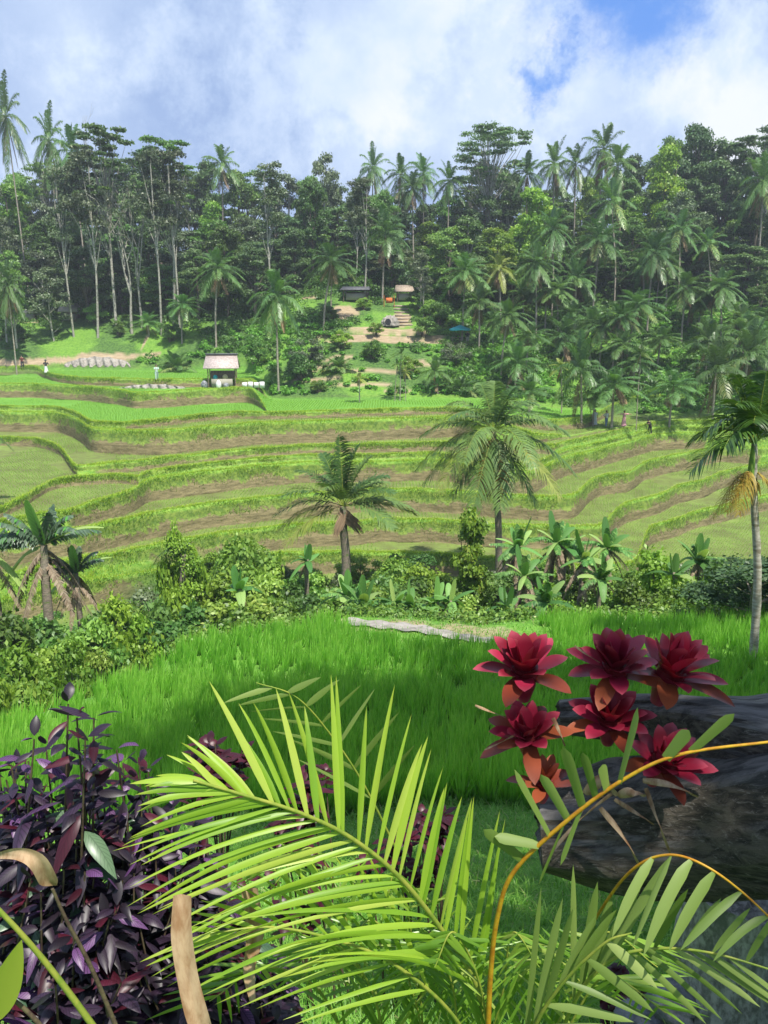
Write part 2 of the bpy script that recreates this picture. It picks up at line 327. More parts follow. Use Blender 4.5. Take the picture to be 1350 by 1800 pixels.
def logmat():
    m, nt, N, L, out = mat_base('weathered_log')
    tc = N.new('ShaderNodeTexCoord'); mp = N.new('ShaderNodeMapping'); mp.inputs['Scale'].default_value = (1.0, 9, 9); L.new(tc.outputs['Object'], mp.inputs[0])
    n1 = noisef(N, L, 2.6, 12, .72, mp.outputs[0], .5); n2 = noisef(N, L, 7, 12, .78, mp.outputs[0], .8); n3 = noisef(N, L, 2.2, 6, .6, tc.outputs['Object'])
    c = mixc(N, L, rampf(N, L, n1, .38, .62), (.036, .029, .022), (.20, .165, .125))
    c = mixc(N, L, rampf(N, L, n2, .54, .62), c, (.30, .27, .235))
    # lighter grey where the wood faces upward, broken up by noise
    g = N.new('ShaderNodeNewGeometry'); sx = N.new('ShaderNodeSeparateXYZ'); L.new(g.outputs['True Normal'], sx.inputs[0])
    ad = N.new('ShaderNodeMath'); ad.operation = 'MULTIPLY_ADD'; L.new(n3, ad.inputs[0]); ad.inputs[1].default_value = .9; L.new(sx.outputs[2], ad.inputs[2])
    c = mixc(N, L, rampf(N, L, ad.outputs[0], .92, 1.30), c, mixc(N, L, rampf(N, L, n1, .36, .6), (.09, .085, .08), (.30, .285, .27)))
    p = N.new('ShaderNodeBsdfPrincipled'); L.new(c, p.inputs['Base Color']); p.inputs['Roughness'].default_value = .62
    h = N.new('ShaderNodeMath'); h.operation = 'ADD'; L.new(n1, h.inputs[0]); L.new(n2, h.inputs[1])
    b = N.new('ShaderNodeBump'); b.inputs['Strength'].default_value = 1.0; b.inputs['Distance'].default_value = .035; L.new(h.outputs[0], b.inputs['Height']); L.new(b.outputs[0], p.inputs['Normal'])
    L.new(p.outputs[0], out.inputs[0]); return m
M['log'] = logmat()

def groundmat():
    m, nt, N, L, out = mat_base('ground')
    tc = N.new('ShaderNodeTexCoord'); o = tc.outputs['Object']
    ris = attr(N, 'riser').outputs['Fac']; bund = attr(N, 'bund').outputs['Fac']; soil = attr(N, 'soil').outputs['Fac']; wild = attr(N, 'wild').outputs['Fac']; gr = attr(N, 'green').outputs['Fac']
    nf = noisef(N, L, 3.2, 8, .7, o); nm = noisef(N, L, .55, 5, .6, o); nl = noisef(N, L, .12, 3, .5, o)
    mp = N.new('ShaderNodeMapping'); mp.inputs['Scale'].default_value = (.35, .6, 3.2); L.new(o, mp.inputs[0])
    ns = noisef(N, L, 2.7, 12, .75, mp.outputs[0], .4)
    # tread of a paddy: wet olive mud with young rice
    tread = mixc(N, L, rampf(N, L, nm, .3, .7), (.12, .135, .042), (.17, .24, .05))
    tread = mixc(N, L, rampf(N, L, nf, .50, .72), tread, (.12, .105, .05))
    tread = mixc(N, L, gr, tread, mixc(N, L, rampf(N, L, nf, .35, .65), (.10, .24, .03), (.15, .33, .04)))
    grass = mixc(N, L, rampf(N, L, nf, .35, .65), (.10, .24, .025), (.24, .38, .06))
    earth = mixc(N, L, rampf(N, L, ns, .34, .64), (.085, .075, .034), (.225, .19, .092))
    earth = mixc(N, L, rampf(N, L, nf, .60, .68), earth, (.07, .06, .03))
    # grass clings to risers in patches, its green darkened to paint their shade
    k = N.new('ShaderNodeMath'); k.operation = 'MULTIPLY_ADD'; L.new(nm, k.inputs[0]); k.inputs[1].default_value = 1.6; L.new(nf, k.inputs[2])
    k2 = N.new('ShaderNodeMath'); k2.operation = 'ADD'; L.new(k.outputs[0], k2.inputs[0]); L.new(attr(N, 'rup').outputs['Fac'], k2.inputs[1])
    riserc = mixc(N, L, rampf(N, L, k2.outputs[0], 1.79, 1.93), earth, mixc(N, L, rampf(N, L, nf, .4, .6), (.085, .15, .025), (.18, .25, .045)))
    c = mixc(N, L, ris, tread, riserc)
    c = mixc(N, L, bund, c, grass)
    wc = mixc(N, L, rampf(N, L, nf, .35, .65), (.035, .085, .018), (.10, .19, .04))
    wc = mixc(N, L, rampf(N, L, nl, .46, .60), wc, mixc(N, L, rampf(N, L, nf, .35, .65), (.09, .21, .025), (.17, .31, .045)))
    c = mixc(N, L, wild, c, wc)
    sc = mixc(N, L, rampf(N, L, ns, .3, .7), (.25, .185, .11), (.43, .34, .22))
    c = mixc(N, L, soil, c, sc)
    p = N.new('ShaderNodeBsdfPrincipled'); L.new(c, p.inputs['Base Color']); p.inputs['Roughness'].default_value = .85; p.inputs['Specular IOR Level'].default_value = .2
    b = N.new('ShaderNodeBump'); b.inputs['Strength'].default_value = .7; b.inputs['Distance'].default_value = .12; L.new(nf, b.inputs['Height']); L.new(b.outputs[0], p.inputs['Normal'])
    L.new(p.outputs[0], out.inputs[0]); return m
M['ground'] = groundmat()

# ------------------------------------------------------------------ terrain
def W_(Y): return np.maximum(Y, 0) + 12.0
def kof(px, Y=70.0): 
    return (px - 675) / FOC * Y / cp / (Y + 12)      # rough image column -> fan coordinate
def sstep(a, b, x):
    t = np.clip((x - a) / (b - a), 0, 1); return t * t * (3 - 2 * t)
# every terrace lip: (level, left offset, right offset, image polyline of the lip)
EDGES = [
 (-15.9, 1.2, 0, [(-300,1140),(0,1060),(150,1020),(300,1000),(420,980),(495,975),(595,973),(750,975),(900,985),(1040,1000),(1120,990),(1130,965),(1124,950),(1138,928),(1183,916),(1228,900),(1260,893),(1350,872),(1500,850)]),
 (-14.4, .8, 0, [(-300,1090),(0,1020),(100,1000),(175,981),(243,964),(311,952),(400,938),(483,929),(518,924),(616,921),(667,915),(726,915),(800,918),(861,924),(1000,928),(1060,928),(1074,905),(1097,887),(1146,875),(1171,867),(1185,857),(1240,845),(1260,834),(1309,822),(1350,815),(1500,800)]),
 (-12.8, .55, 0, [(-300,1010),(0,955),(136,933),(246,907),(320,894),(400,883),(504,873),(649,862),(726,862),(800,865),(894,873),(951,876),(1015,873),(1034,847),(1061,836),(1110,832),(1128,815),(1158,807),(1215,796),(1268,785),(1350,790),(1500,790)]),
 (-11.26, 0, 0, [(-300,985),(0,930),(62,915),(124,901),(160,886),(235,863),(258,846),(300,839),(400,827),(489,818),(545,815),(613,815),(767,811),(800,815),(880,832),(940,830),(991,806),(1052,792),(1110,776),(1146,767),(1191,763),(1350,765),(1500,765)]),
 (-10.75, 0, 0, [(-300,960),(0,897),(41,877),(86,848),(120,842),(195,836),(240,840),(258,842),(300,836),(400,824),(489,815),(545,812),(613,812),(767,808),(800,812),(880,828),(940,826),(991,803),(1052,789),(1110,773),(1146,765),(1191,761),(1350,763),(1500,763)]),
 (-10.1, 0, 0, [(-300,765),(0,770),(71,773),(105,785),(118,800),(128,824),(151,821),(275,809),(400,795),(460,790),(530,785),(578,784),(655,782),(800,778),(898,782),(971,785),(995,783),(1040,770),(1085,759),(1110,756),(1350,754),(1500,754)]),
 (-8.3, 0, -1.6, [(-300,722),(0,726),(100,727),(138,738),(158,756),(275,760),(330,755),(400,749),(445,745),(566,742),(637,739),(770,735),(800,733),(850,745),(900,765),(1000,768),(1050,757),(1090,752),(1350,745),(1500,745)]),
 (-7.8, 0, -1.2, [(-300,716),(0,720),(100,721),(138,732),(165,752),(250,742),(300,737),(400,726),(460,727),(530,726),(646,722),(800,718),(850,724),(900,736),(960,742),(1040,735),(1055,722),(1100,715),(1500,712)]),
 (-6.35, 0, 0, [(-300,676),(0,676),(50,676),(140,680),(215,687),(228,692),(300,690),(360,685),(440,683),(465,694),(475,703),(520,700),(1500,700)]),
 (-5.6, 0, 0, [(-300,655),(0,652),(75,652),(95,660),(140,665),(200,667),(280,669),(360,668),(430,668),(470,668),(1500,668)]),
]
KG = np.linspace(-1.7, 1.7, 3401)
PXG = None
def px_of_k(k, Y=65.0): return 675 + k * FOC * cp * (Y + 12) / Y
kpx = px_of_k(KG)
LEFT = 1 - sstep(110, 330, kpx); RIGHT = sstep(850, 1000, kpx)
NOSTEP = sstep(440, 480, kpx)
FLOORZ = -17.2 + 1.3 * LEFT
LV = []; EY = []
z2 = None
for i, (z, lo, ro, pl) in enumerate(EDGES):
    zz = z + lo * LEFT + ro * RIGHT
    if i >= 8: zz = zz * (1 - NOSTEP) + LV[7] * NOSTEP
    pl = np.array(pl, float)
    pxs = np.arange(pl[0, 0], pl[-1, 0] + 1, 4.0); pys = np.interp(pxs, pl[:, 0], pl[:, 1])
    # smooth the traced line a little
    ker = np.hanning(11)[1:-1]; ker /= ker.sum(); pys = np.convolve(np.pad(pys, 4, 'edge'), ker, 'valid')
    ks, Ys = [], []
    for px, py in zip(pxs, pys):
        zl = np.interp(px, kpx, zz); 
        if i >= 8: zl = z
        d = ray(px, py); Y = zl / d[2] * d[1]; x = zl / d[2] * d[0]
        ks.append(x / (Y + 12)); Ys.append(Y)
    ks = np.array(ks); Ys = np.array(Ys)
    o = np.argsort(ks); ks, Ys = ks[o], Ys[o]
    Yk = np.interp(KG, ks, Ys)
    ker = np.hanning(7); ker /= ker.sum(); Yk = np.convolve(np.pad(Yk, 3, 'edge'), ker, 'valid')
    wob = .10 * np.sin(KG * 110 + i * 1.7) + .025 * np.sin(KG * 390 + i * 3.1)
    Yk = Yk + wob
    if EY: Yk = np.maximum(Yk, EY[-1] + .55 + .5 * (LV[-1] * 0 + 1) * .4)
    LV.append(zz); EY.append(Yk)
NE = len(EDGES)
LV = np.array(LV); EY = np.array(EY)
LOW = np.vstack([FLOORZ[None], LV[:-1]])
HT = LV - LOW
WD = .22 + .42 * np.abs(HT)
for i in range(1, NE): WD[i] = np.minimum(WD[i], EY[i] - EY[i - 1] - .12)
WD = np.maximum(WD, .1)
TOPZ = LV[-1]
# far hillside, table over (image column, distance)
FPX = np.array([-900, 0, 250, 450, 600, 750, 850, 1000, 1150, 1350, 2300.])
FY = np.array([100, 106, 113, 125, 140, 170, 220, 420.])
FZ = np.array([[-4.9,-4.0,-.8,3.5,7,13,18,20],[-4.9,-4.0,-.8,3.5,7,13,18,20],[-4.9,-3.6,-.4,3.5,7,13,18,20],[-3.8,-.8,2.2,5,8,13,18,20],
 [-1.8,.8,4.2,6.5,8.5,13,18,20],[-1.8,.8,3.6,6,8.5,13,18,20],[-2.5,-.5,1.8,5,8.5,14,18,20],[-5.5,-3,.2,5,9,15,20,22],[-5,-1.5,2.2,6.5,11,17,21,23],[-4,-.2,3.6,8,13,18,22,24],[-4,-.2,3.6,8,13,18,22,24]])
NY = np.array([-40, .9, 1.3, 2.2, 3, 5, 8, 10.5, 14, 20, 26, 30, 40.])
NZ = np.array([-1.6, -1.62, -2.0, -2.7, -3.4, -4.6, -5.9, -7.0, -8.2, -9.5, -10.2, -10.6, -11.4])
CPX = np.array([-900, 0, 200, 350, 620, 860, 1000, 1350, 2200.]); CY = np.array([11, 13.6, 17.6, 23.5, 26.5, 24.8, 26, 26, 26.])
def crest(k): 
    return np.interp(675 + k * FOC * cp * (24 + 12) / 24, CPX, CY)
def hnoise(x, y, s, seed=0):
    v = 0
    for j, (a, b, c, w) in enumerate(((1.0, .7, .3, 1), (-.8, 1.3, 2.1, .6), (2.1, -1.4, .9, .4), (3.7, 2.9, 4.4, .25))):
        v = v + w * np.sin((x * a + y * b) / s + c + seed) * np.cos((x * b - y * a) / s * .83 + c * 2 + seed * 1.7)
    return v * .45
Ysk = np.interp(kpx, [-500, 0, 430, 480, 850, 1050, 1500], [103, 103, 100, 85, 85, 86, 88])
def ground_z(x, Y, full=False):
    x = np.asarray(x, float); Y = np.asarray(Y, float); k = x / W_(Y)
    n = np.interp(Y, NY, NZ)
    cr = crest(k); rt = sstep(.18, .42, k)
    drop = sstep(0, 7.5, Y - cr) * (4.0 - 1.4 * rt)
    floor = np.interp(k, KG, FLOORZ)
    near = np.maximum(n - drop, floor)
    lf = 1 - sstep(110, 330, px_of_k(k)); bl = sstep(44 - 9 * lf, 50 - 11 * lf, Y)
    z = near * (1 - bl) + floor * bl
    z = z + hnoise(x, Y, 3.1) * .25 * sstep(3, 8, Y) * (1 - sstep(44, 50, Y))
    ris = np.zeros_like(z); bund = np.zeros_like(z); rup = np.zeros_like(z)
    for i in range(NE):
        ye = np.interp(k, KG, EY[i]); w = np.interp(k, KG, WD[i]); h = np.interp(k, KG, HT[i])
        t = np.clip((Y - ye + w) / w, 0, 1)
        tt_ = t - .055 * np.sin(t * 4 * pi + 1.2 * hnoise(x, Y * 0, 3.0, i)) * np.sin(np.clip(t, 0, 1) * pi); z = z + h * np.clip(tt_, 0, 1)
        act = np.clip(h / .35, 0, 1)
        b = np.exp(-((Y - ye - .2) / .34) ** 2) * act
        z = z + .13 * b
        inr = (t > 0.02) & (t < .999)
        ris = np.maximum(ris, inr * act); rup = np.where(inr, np.maximum(rup, t), rup)
        bund = np.maximum(bund, np.clip(b * 1.5, 0, 1) * (Y > ye - .06))
    px = px_of_k(k, 100.0)
    ys = np.interp(k, KG, Ysk)
    ff = sstep(0, 1, (Y - ys) / np.maximum(100 - ys, 4)) if False else sstep(ys, np.maximum(100.0, ys + 5), Y)
    i0 = np.clip(np.searchsorted(FPX, px) - 1, 0, len(FPX) - 2); tx = np.clip((px - FPX[i0]) / (FPX[i0 + 1] - FPX[i0]), 0, 1)
    j0 = np.clip(np.searchsorted(FY, Y) - 1, 0, len(FY) - 2); ty = np.clip((Y - FY[j0]) / (FY[j0 + 1] - FY[j0]), 0, 1)
    tab = (FZ[i0, j0] * (1 - tx) + FZ[i0 + 1, j0] * tx) * (1 - ty) + (FZ[i0, j0 + 1] * (1 - tx) + FZ[i0 + 1, j0 + 1] * tx) * ty
    # small old terraces on the middle slope
    q = tab / .9; mid = sstep(470, 520, px) * (1 - sstep(900, 980, px)) * (1 - sstep(103, 108, Y))
    fq = np.floor(q) + sstep(.55, 1, q - np.floor(q))
    tab = tab * (1 - mid) + fq * .9 * mid
    tab = tab + hnoise(x, Y, 6.0, 2) * .55 * sstep(0, 8, Y - ys)
    z = z * (1 - ff) + tab * ff
    if not full: return z
    lfw = 1 - sstep(110, 330, px_of_k(k))
    wild = np.maximum(sstep(ys + 0, ys + 3, Y), sstep(0, 1, Y - cr) * (1 - sstep(49 - 10 * lfw, 51.5 - 11 * lfw, Y)))
    return z, ris * (1 - ff), bund * (1 - ff), rup, np.clip(wild, 0, 1)
def gz(x, Y): return float(ground_z(np.array([float(x)]), np.array([float(Y)]))[0])
def on_ground(px, Y, dz=0):
    """point on the ground in column px of the photo at distance Y"""
    z = -8.0
    for _ in range(6):
        f = Y * cp - z * sp; x = (px - 675) / FOC * f; z = gz(x, Y)
    return np.array([x, Y, z + dz])
def ground_hit(px, py, y0=15.0, y1=160.0):
    """first ground point seen along the ray of a pixel beyond distance y0"""
    Ys = np.linspace(y0, y1, 1500); d = ray(px, py); pts = d[None] * (Ys / d[1])[:, None]
    g = ground_z(pts[:, 0], Ys); below = np.nonzero(pts[:, 2] <= g)[0]
    if len(below) == 0: return None
    i = below[0]; return np.array([pts[i, 0], Ys[i], g[i]])

def build_ground():
    kc = np.concatenate([np.linspace(-1.65, -.5, 120)[:-1], np.arange(-.5, .5, .00125), np.linspace(.5, 1.65, 120)])
    n = len(kc)
    ey = np.array([np.interp(kc, KG, e) for e in EY]); wd = np.array([np.interp(kc, KG, w) for w in WD])
    rows = [np.full(n, v) for v in np.concatenate([np.linspace(-40, 0, 9), np.linspace(.4, 6, 29), np.linspace(6.3, 30, 80)])]
    prev = rows[-1]
    for i in range(NE):
        foot = ey[i] - wd[i]
        m = 26 if i == 0 else 7
        for t in np.linspace(0, 1, m + 1)[1:]: rows.append(prev + (foot - prev) * t)
        for t in (.05, .14, .24, .34, .44, .54, .64, .74, .84, .94, 1.0): rows.append(foot + wd[i] * t)
        nxt = ey[i + 1] - wd[i + 1] if i + 1 < NE else ey[i] + 3
        gap = np.minimum(nxt - ey[i], 3.0)
        for t in (.06, .14, .24, .34): rows.append(ey[i] + gap * np.minimum(t, 1) )
        prev = rows[-1]
    last = prev
    for t in np.linspace(0, 1, 75)[1:]: rows.append(last + (135 - last) * t)
    for v in (140, 146, 152, 160, 170, 182, 196, 215, 240, 280, 340, 420): rows.append(np.full(n, float(v)))
    Yg = np.array(rows)
    Kg = np.broadcast_to(kc, Yg.shape); X = Kg * W_(Yg)
    z, ris, bund, rup, wild = ground_z(X, np.minimum(Yg, 420), True)
    # lumps on the risers
    lump = hnoise(X, z * 2.4, 1.9, 5) * .16 + hnoise(X * .6, z * 3.5, .45, 1) * .09
    Yd = Yg + lump * ris
    soil = np.zeros_like(z); green = np.zeros_like(z)
    def patch(c, rx, ry, s=1.0, arr=None):
        if c is None: return
        d = np.sqrt(((X - c[0]) / rx) ** 2 + ((Yg - c[1]) / ry) ** 2) + hnoise(X, Yg, 1.3, 3) * .4 + hnoise(X, Yg, .45, 8) * .35
        np.maximum(soil if arr is None else arr, s * (1 - sstep(.75, 1.1, d)), out=soil if arr is None else arr)
    for px, py, rx, ry in PATCHES: patch(ground_hit(px, py, 84), rx, ry)
    # dry straw by the near path and along the crest
    for px, Yp, rx, ry in ((700, 25.3, 1.8, .9), (790, 24.6, 1.6, 1.0), (860, 24.0, 1.3, 1.0), (530, 26.6, 1.6, .8)): patch(on_ground(px, Yp), rx, ry, .85)
    zt = np.interp(Kg, KG, LV[7])
    green = np.where((Yg > np.interp(Kg, KG, EY[7])) & (Yg < np.interp(Kg, KG, Ysk) + 2), 1.0, 0.0)
    green = np.where(Yg < 38, 1.0, green)
    MBg = MB(); idx = np.arange(Yg.size).reshape(Yg.shape)
    f = np.stack([idx[:-1, :-1], idx[:-1, 1:], idx[1:, 1:], idx[1:, :-1]], -1).reshape(-1, 4)
    MBg.add(np.stack([X, Yd, z], -1).reshape(-1, 3), f)
    o = MBg.build('ground', M['ground']); me = o.data
    for nme, a in (('riser', ris), ('bund', bund), ('soil', soil), ('wild', wild), ('green', green), ('rup', rup)):
        at = me.attributes.new(nme, 'FLOAT', 'POINT'); at.data.foreach_set('value', a.reshape(-1).astype(np.float32))
    tag(o, 'terraced rice hillside ground with earthen risers and the slope around it', 'ground', kind='structure')
PATCHES = [(580, 640, 3.5, .35), (660, 652, 4, .35), (560, 668, 3, .3), (640, 676, 3.5, .3), (540, 652, 2, .3), (610, 625, 3.5, .35), (740, 640, 3, .5),
           (600, 548, 2.4, 1.8), (640, 577, 2.2, .7), (700, 582, 4.2, .8), (706, 560, 1.3, 2.2), (620, 600, 5, .45), (720, 600, 5, .5), (790, 603, 3, .7), (560, 597, 3, .4), (700, 688, 1.8, .6), (650, 590, 3.4, .5), (770, 590, 2, .5),
           (40, 637, 5, .7), (100, 634, 4, .8), (160, 630, 5, 1.0), (215, 629, 3, .7), (270, 625, 1.0, .4), (560, 520, 2.4, 1.1), (660, 520, 2.2, .8), (60, 563, 2.2, .8), (255, 600, .35, 2.3)]
build_ground()

# ------------------------------------------------------------------ grass on the terrace lips, seedlings, rice
def build_terrace_grass():
    mb = MB(); B = []; Ls = []; Ds = []; RN = []
    for i in range(NE):
        n = 30000
        k = R.uniform(-.62, .62, n) if True else 0
        ye = np.interp(k, KG, EY[i]); w = np.interp(k, KG, WD[i]); h = np.interp(k, KG, HT[i])
        q = R.random(n); on = q < .62
        Y = np.where(on, ye + R.normal(.12, .16, n), ye - w * np.abs(R.normal(0, .33, n)))
        x = k * W_(Y); keep = (h > .25) & (on | (hnoise(x, Y * 2, 1.7, i) > -.25))
        x, Y = x[keep], Y[keep]; z = ground_z(x, Y)
        B.append(np.stack([x, Y, z - .03], -1)); RN.append(np.where(on[keep], R.uniform(.55, 1, len(x)), R.uniform(0, .45, len(x)))); Ls.append(R.uniform(.14, .38, len(x)) * (.7 + .5 * (hnoise(x, Y, .8, i) + .5)))  # lip blades bright, riser blades dark: light and shade put into the colour
    B = np.concatenate(B); Ls = np.concatenate(Ls); n = len(B); a = R.random(n) * 6.28; ln = R.uniform(.2, .8, n)
    d = np.stack([np.cos(a) * ln, np.sin(a) * ln - .25, np.ones(n)], -1); sd = np.stack([np.ones(n), np.zeros(n), np.zeros(n)], -1)
    strips(mb, B, d, sd, Ls, R.uniform(.03, .055, n), .35, 2, rnd=np.concatenate(RN))
    tag(mb.build('terrace_grass', M['grass']), 'bright grass growing along the lips of the rice terraces', 'grass', kind='stuff')
    # young rice standing in rows on the wet treads
    mb = MB(); B = []
    for (y0, y1, x0, x1, dx, dy) in ((40, 88, -32, 42, .28, .42), (84, 106, -50, -12, .4, .6)):
        gx, gy = np.meshgrid(np.arange(x0, x1, dx), np.arange(y0, y1, dy))
        gx = (gx + R.normal(0, .02, gx.shape)).ravel(); gy = (gy + R.normal(0, .03, gy.shape)).ravel() + gx * .06
        z, ris, bund, rup, wild = ground_z(gx, gy, True)
        kk = gx / W_(gy)
        ok = (ris < .01) & (bund < .05) & (wild < .1) & (np.abs(kk) < .52) & (hnoise(gx, gy, 6, 4) > -.45)
        B.append(np.stack([gx[ok], gy[ok], z[ok]], -1))
    B = np.repeat(np.concatenate(B), 3, 0); n = len(B); a = R.random(n) * 6.28
    B[:, :2] += R.normal(0, .02, (n, 2))
    d = np.stack([np.cos(a) * .3, np.sin(a) * .3, np.ones(n)], -1)
    strips(mb, B, d, np.array([[1., 0, 0]]), R.uniform(.16, .32, n), .04, .2, 1)
    tag(mb.build('rice_seedlings', M['seed']), 'young rice seedlings planted in rows on the wet terraces', 'rice', kind='stuff')
build_terrace_grass()

def build_rice():
    mb = MB(); HX = []; HY = []
    for y0, y1, den in ((9.0, 13, 17), (13, 18, 15), (18, 27.5, 14)):
        hw = .62 * y1 + 1.5; n = int((y1 - y0) * 2 * hw * den)
        x = R.uniform(-hw, hw, n); y = R.uniform(y0, y1, n); HX.append(x); HY.append(y)
    x = np.concatenate(HX); y = np.concatenate(HY); k = x / W_(y); cr = crest(k)
    c1 = on_ground(760, 25)
    dry = ((x - c1[0] - .3) / 3.6) ** 2 + ((y - 25.4 + (x - c1[0]) * .25) / 2.9) ** 2 < 1
    bund = np.abs(y - (19.6 - .012 * (x + 1) ** 2 - .02 * x)) < .35
    nearedge = y > 9.6 + .5 * hnoise(x, y, 1.1)
    ok = (y < cr - .2) & ~dry & nearedge & ~bund & (y + .03 * x < 26.3)
    x, y = x[ok], y[ok]; per = np.where(y < 13, 25, np.where(y < 18, 20, 14)); x = np.repeat(x, per); y = np.repeat(y, per); n = len(x)
    hill = hnoise(x, y, 1.2, 9)
    bx = x + R.normal(0, .03, n); by = y + R.normal(0, .03, n); z = ground_z(bx, by)
    a = R.random(n) * 6.28; ln = np.abs(R.normal(0, .23, n)) + .03
    d = np.stack([np.cos(a) * ln + .04, np.sin(a) * ln, np.ones(n)], -1)
    L = R.uniform(.55, .95, n) * (1 + .16 * hill); wd = .012 + .0007 * y + R.random(n) * .006
    sd = np.stack([np.cos(a + 1.57), np.sin(a + 1.57), 0 * a], -1) * .6 + np.array([1., 0, 0])
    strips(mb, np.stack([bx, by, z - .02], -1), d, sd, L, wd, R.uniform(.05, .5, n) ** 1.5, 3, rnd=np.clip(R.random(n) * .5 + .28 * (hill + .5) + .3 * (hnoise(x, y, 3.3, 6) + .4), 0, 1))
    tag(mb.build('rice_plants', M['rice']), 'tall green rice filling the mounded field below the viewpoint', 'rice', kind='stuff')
    # short weedy grass: bank nearer than the rice, bund, crest, dry strip
    mb = MB(); n = 90000
    y = np.concatenate([R.uniform(2.6, 10.5, 60000), R.uniform(18.5, 20.4, 12000), R.uniform(22, 30, 26000)]); n = len(y)
    x = R.uniform(-1, 1, n) * (.62 * y + 1); cr = crest(x / W_(y))
    ok = (y < 10.6) | (((x - 1.8) / 3.6) ** 2 + ((y - 24.8) / 2.6) ** 2 < 1) | (np.abs(y - (19.6 - .012 * (x + 1) ** 2 - .02 * x)) < .5) | ((y > cr - 1.2) & (y < cr + 2.5))
    x, y = x[ok], y[ok]; n = len(x); z = ground_z(x, y); a = R.random(n) * 6.28; ln = R.uniform(.2, 1.2, n)
    d = np.stack([np.cos(a) * ln, np.sin(a) * ln, np.ones(n)], -1)
    L = R.uniform(.12, .34, n) * (1 + .5 * hnoise(x, y, .9, 3))
    strips(mb, np.stack([x, y, z - .02], -1), d, np.stack([np.cos(a + 1.5), np.sin(a + 1.5), 0 * a], -1), L, .006 + .0012 * y, .45, 2)
    tag(mb.build('bank_grass', M['grass_near']), 'short bright weedy grass on the bank and field edges', 'grass', kind='stuff')
build_rice()

# ------------------------------------------------------------------ plants: generators
def leafquads(mb, c, rad, n, size, flat=.6, up=.4, rnd_bias=None, hollow=.55):
    """n leaves scattered through the ellipsoids with centres c (m,3) and radii rad (m,3)"""
    m = len(c); i = R.integers(0, m, n)
    v = nrm(R.normal(size=(n, 3))); v[:, 2] = np.where(v[:, 2] < -.35, -v[:, 2] * .7, v[:, 2]); r = hollow + (1 - hollow) * R.random(n) ** .6
    p = c[i] + v * r[:, None] * rad[i] * (1 + .25 * R.normal(size=(n, 1)) * .5)
    nn = nrm(v * .7 + R.normal(size=(n, 3)) * .6 + np.array([0, 0, up]))
    a = nrm(np.cross(nn, R.normal(size=(n, 3)))); b = np.cross(nn, a)
    s = size * R.uniform(.6, 1.3, n)[:, None]
    q = np.stack([p - a * s, p + b * s * flat, p + a * s * 1.0 - nn * s * .3, p - b * s * flat], 1)
    cl = R.random(m)[i]
    mb.add(q.reshape(-1, 3), np.arange(n * 4).reshape(n, 4), rnd=np.repeat(np.clip(R.random(n) * .55 + cl * .45, 0, 1), 4))

PROTO = {}
def copy_thing(root, loc, scale=1.0, rz=0.0, sz=None):
    r = root.copy(); col.objects.link(r); r.location = tuple(float(v) for v in loc); r.rotation_euler.z = rz; r.scale = (scale, scale, sz or scale)
    for ch in root.children:
        c = ch.copy(); col.objects.link(c); c.parent = r
        for g in ch.children:
            d = g.copy(); col.objects.link(d); d.parent = c
    return r
USED = set()
def place(key, loc, scale=1.0, rz=0.0, sz=None):
    """first use moves the prototype itself, later ones copy it"""
    root = PROTO[key]
    if key not in USED:
        USED.add(key); root.location = tuple(float(v) for v in loc); root.rotation_euler.z = rz; root.scale = (scale, scale, sz or scale); return root
    return copy_thing(root, loc, scale, rz, sz)

def mk_tree(key, name, H, crown, clusters, leafn, leafs, mat, bark, tr=.18, base=.35, flatc=.55, limbs=True, bend=.4, hollow=.5, shape='round', crad=None):
    """H height, crown radius, clusters number"""
    rt = empty(name, (0, 0, 0)); PROTO[key] = rt
    top = np.array([R.normal(0, bend), R.normal(0, bend), H * .93])
    path = lerp_path([[0, 0, -.5], top * .35 + np.array([R.normal(0, .2), R.normal(0, .2), 0]), top * .7, top], 9)
    t = MB(); tube(t, path, np.linspace(tr, tr * .25, 9), 7)
    cs = []; rs = []
    for j in range(clusters):
        u = (j + .5) / clusters
        if shape == 'round':
            th = R.random() * 6.28; zz = base + (1 - base) * u; rr = crown * sqrt(max(.05, 1 - (2 * (zz - base) / (1 - base) - .9) ** 2 * .8)) * R.uniform(.35, 1)
            c = [cos(th) * rr, sin(th) * rr, H * zz * R.uniform(.92, 1.0)]; s = crown * R.uniform(.28, .46); r3 = [s, s, s * flatc * 1.3]
        elif shape == 'flat':
            th = R.random() * 6.28; zz = 1.0 - .34 * R.random() ** 1.5; rr = crown * R.uniform(.15, 1)
            c = [cos(th) * rr, sin(th) * rr, H * zz - rr * .10]; s = crown * R.uniform(.16, .34); r3 = [s, s, s * .30]
        elif shape == 'column':
            th = R.random() * 6.28; zz = base + (1 - base) * u; rr = crown * R.uniform(.1, 1) * (1 - .5 * u)
            c = [cos(th) * rr, sin(th) * rr, H * zz]; s = crown * R.uniform(.3, .5); r3 = [s, s, s * .8]
        cs.append(c); rs.append(r3)
    cs = np.array(cs); rs = np.array(rs) * (crad or 1)
    if limbs: lc = cs.copy()
    if limbs:
        for c in lc[::1 if shape == 'flat' else 2]:
            zz = np.clip(c[2] / H * R.uniform(.62, .82), .18, .95); i = zz * 8; p0 = path[int(i)]
            mid_ = (p0 * .45 + c * .55) + np.array([0, 0, -.04 * H * (1 if shape != 'flat' else .6)]) * R.uniform(-.2, 1)
            tube(t, lerp_path([p0, mid_, c], 5), np.linspace(tr * .38, tr * .08, 5), 5, False)
    t.build('trunk', bark, rt)
    cmb = MB(); leafquads(cmb, cs, rs, leafn, leafs, hollow=hollow); cmb.build('crown', mat, rt, smooth=False)
    return rt
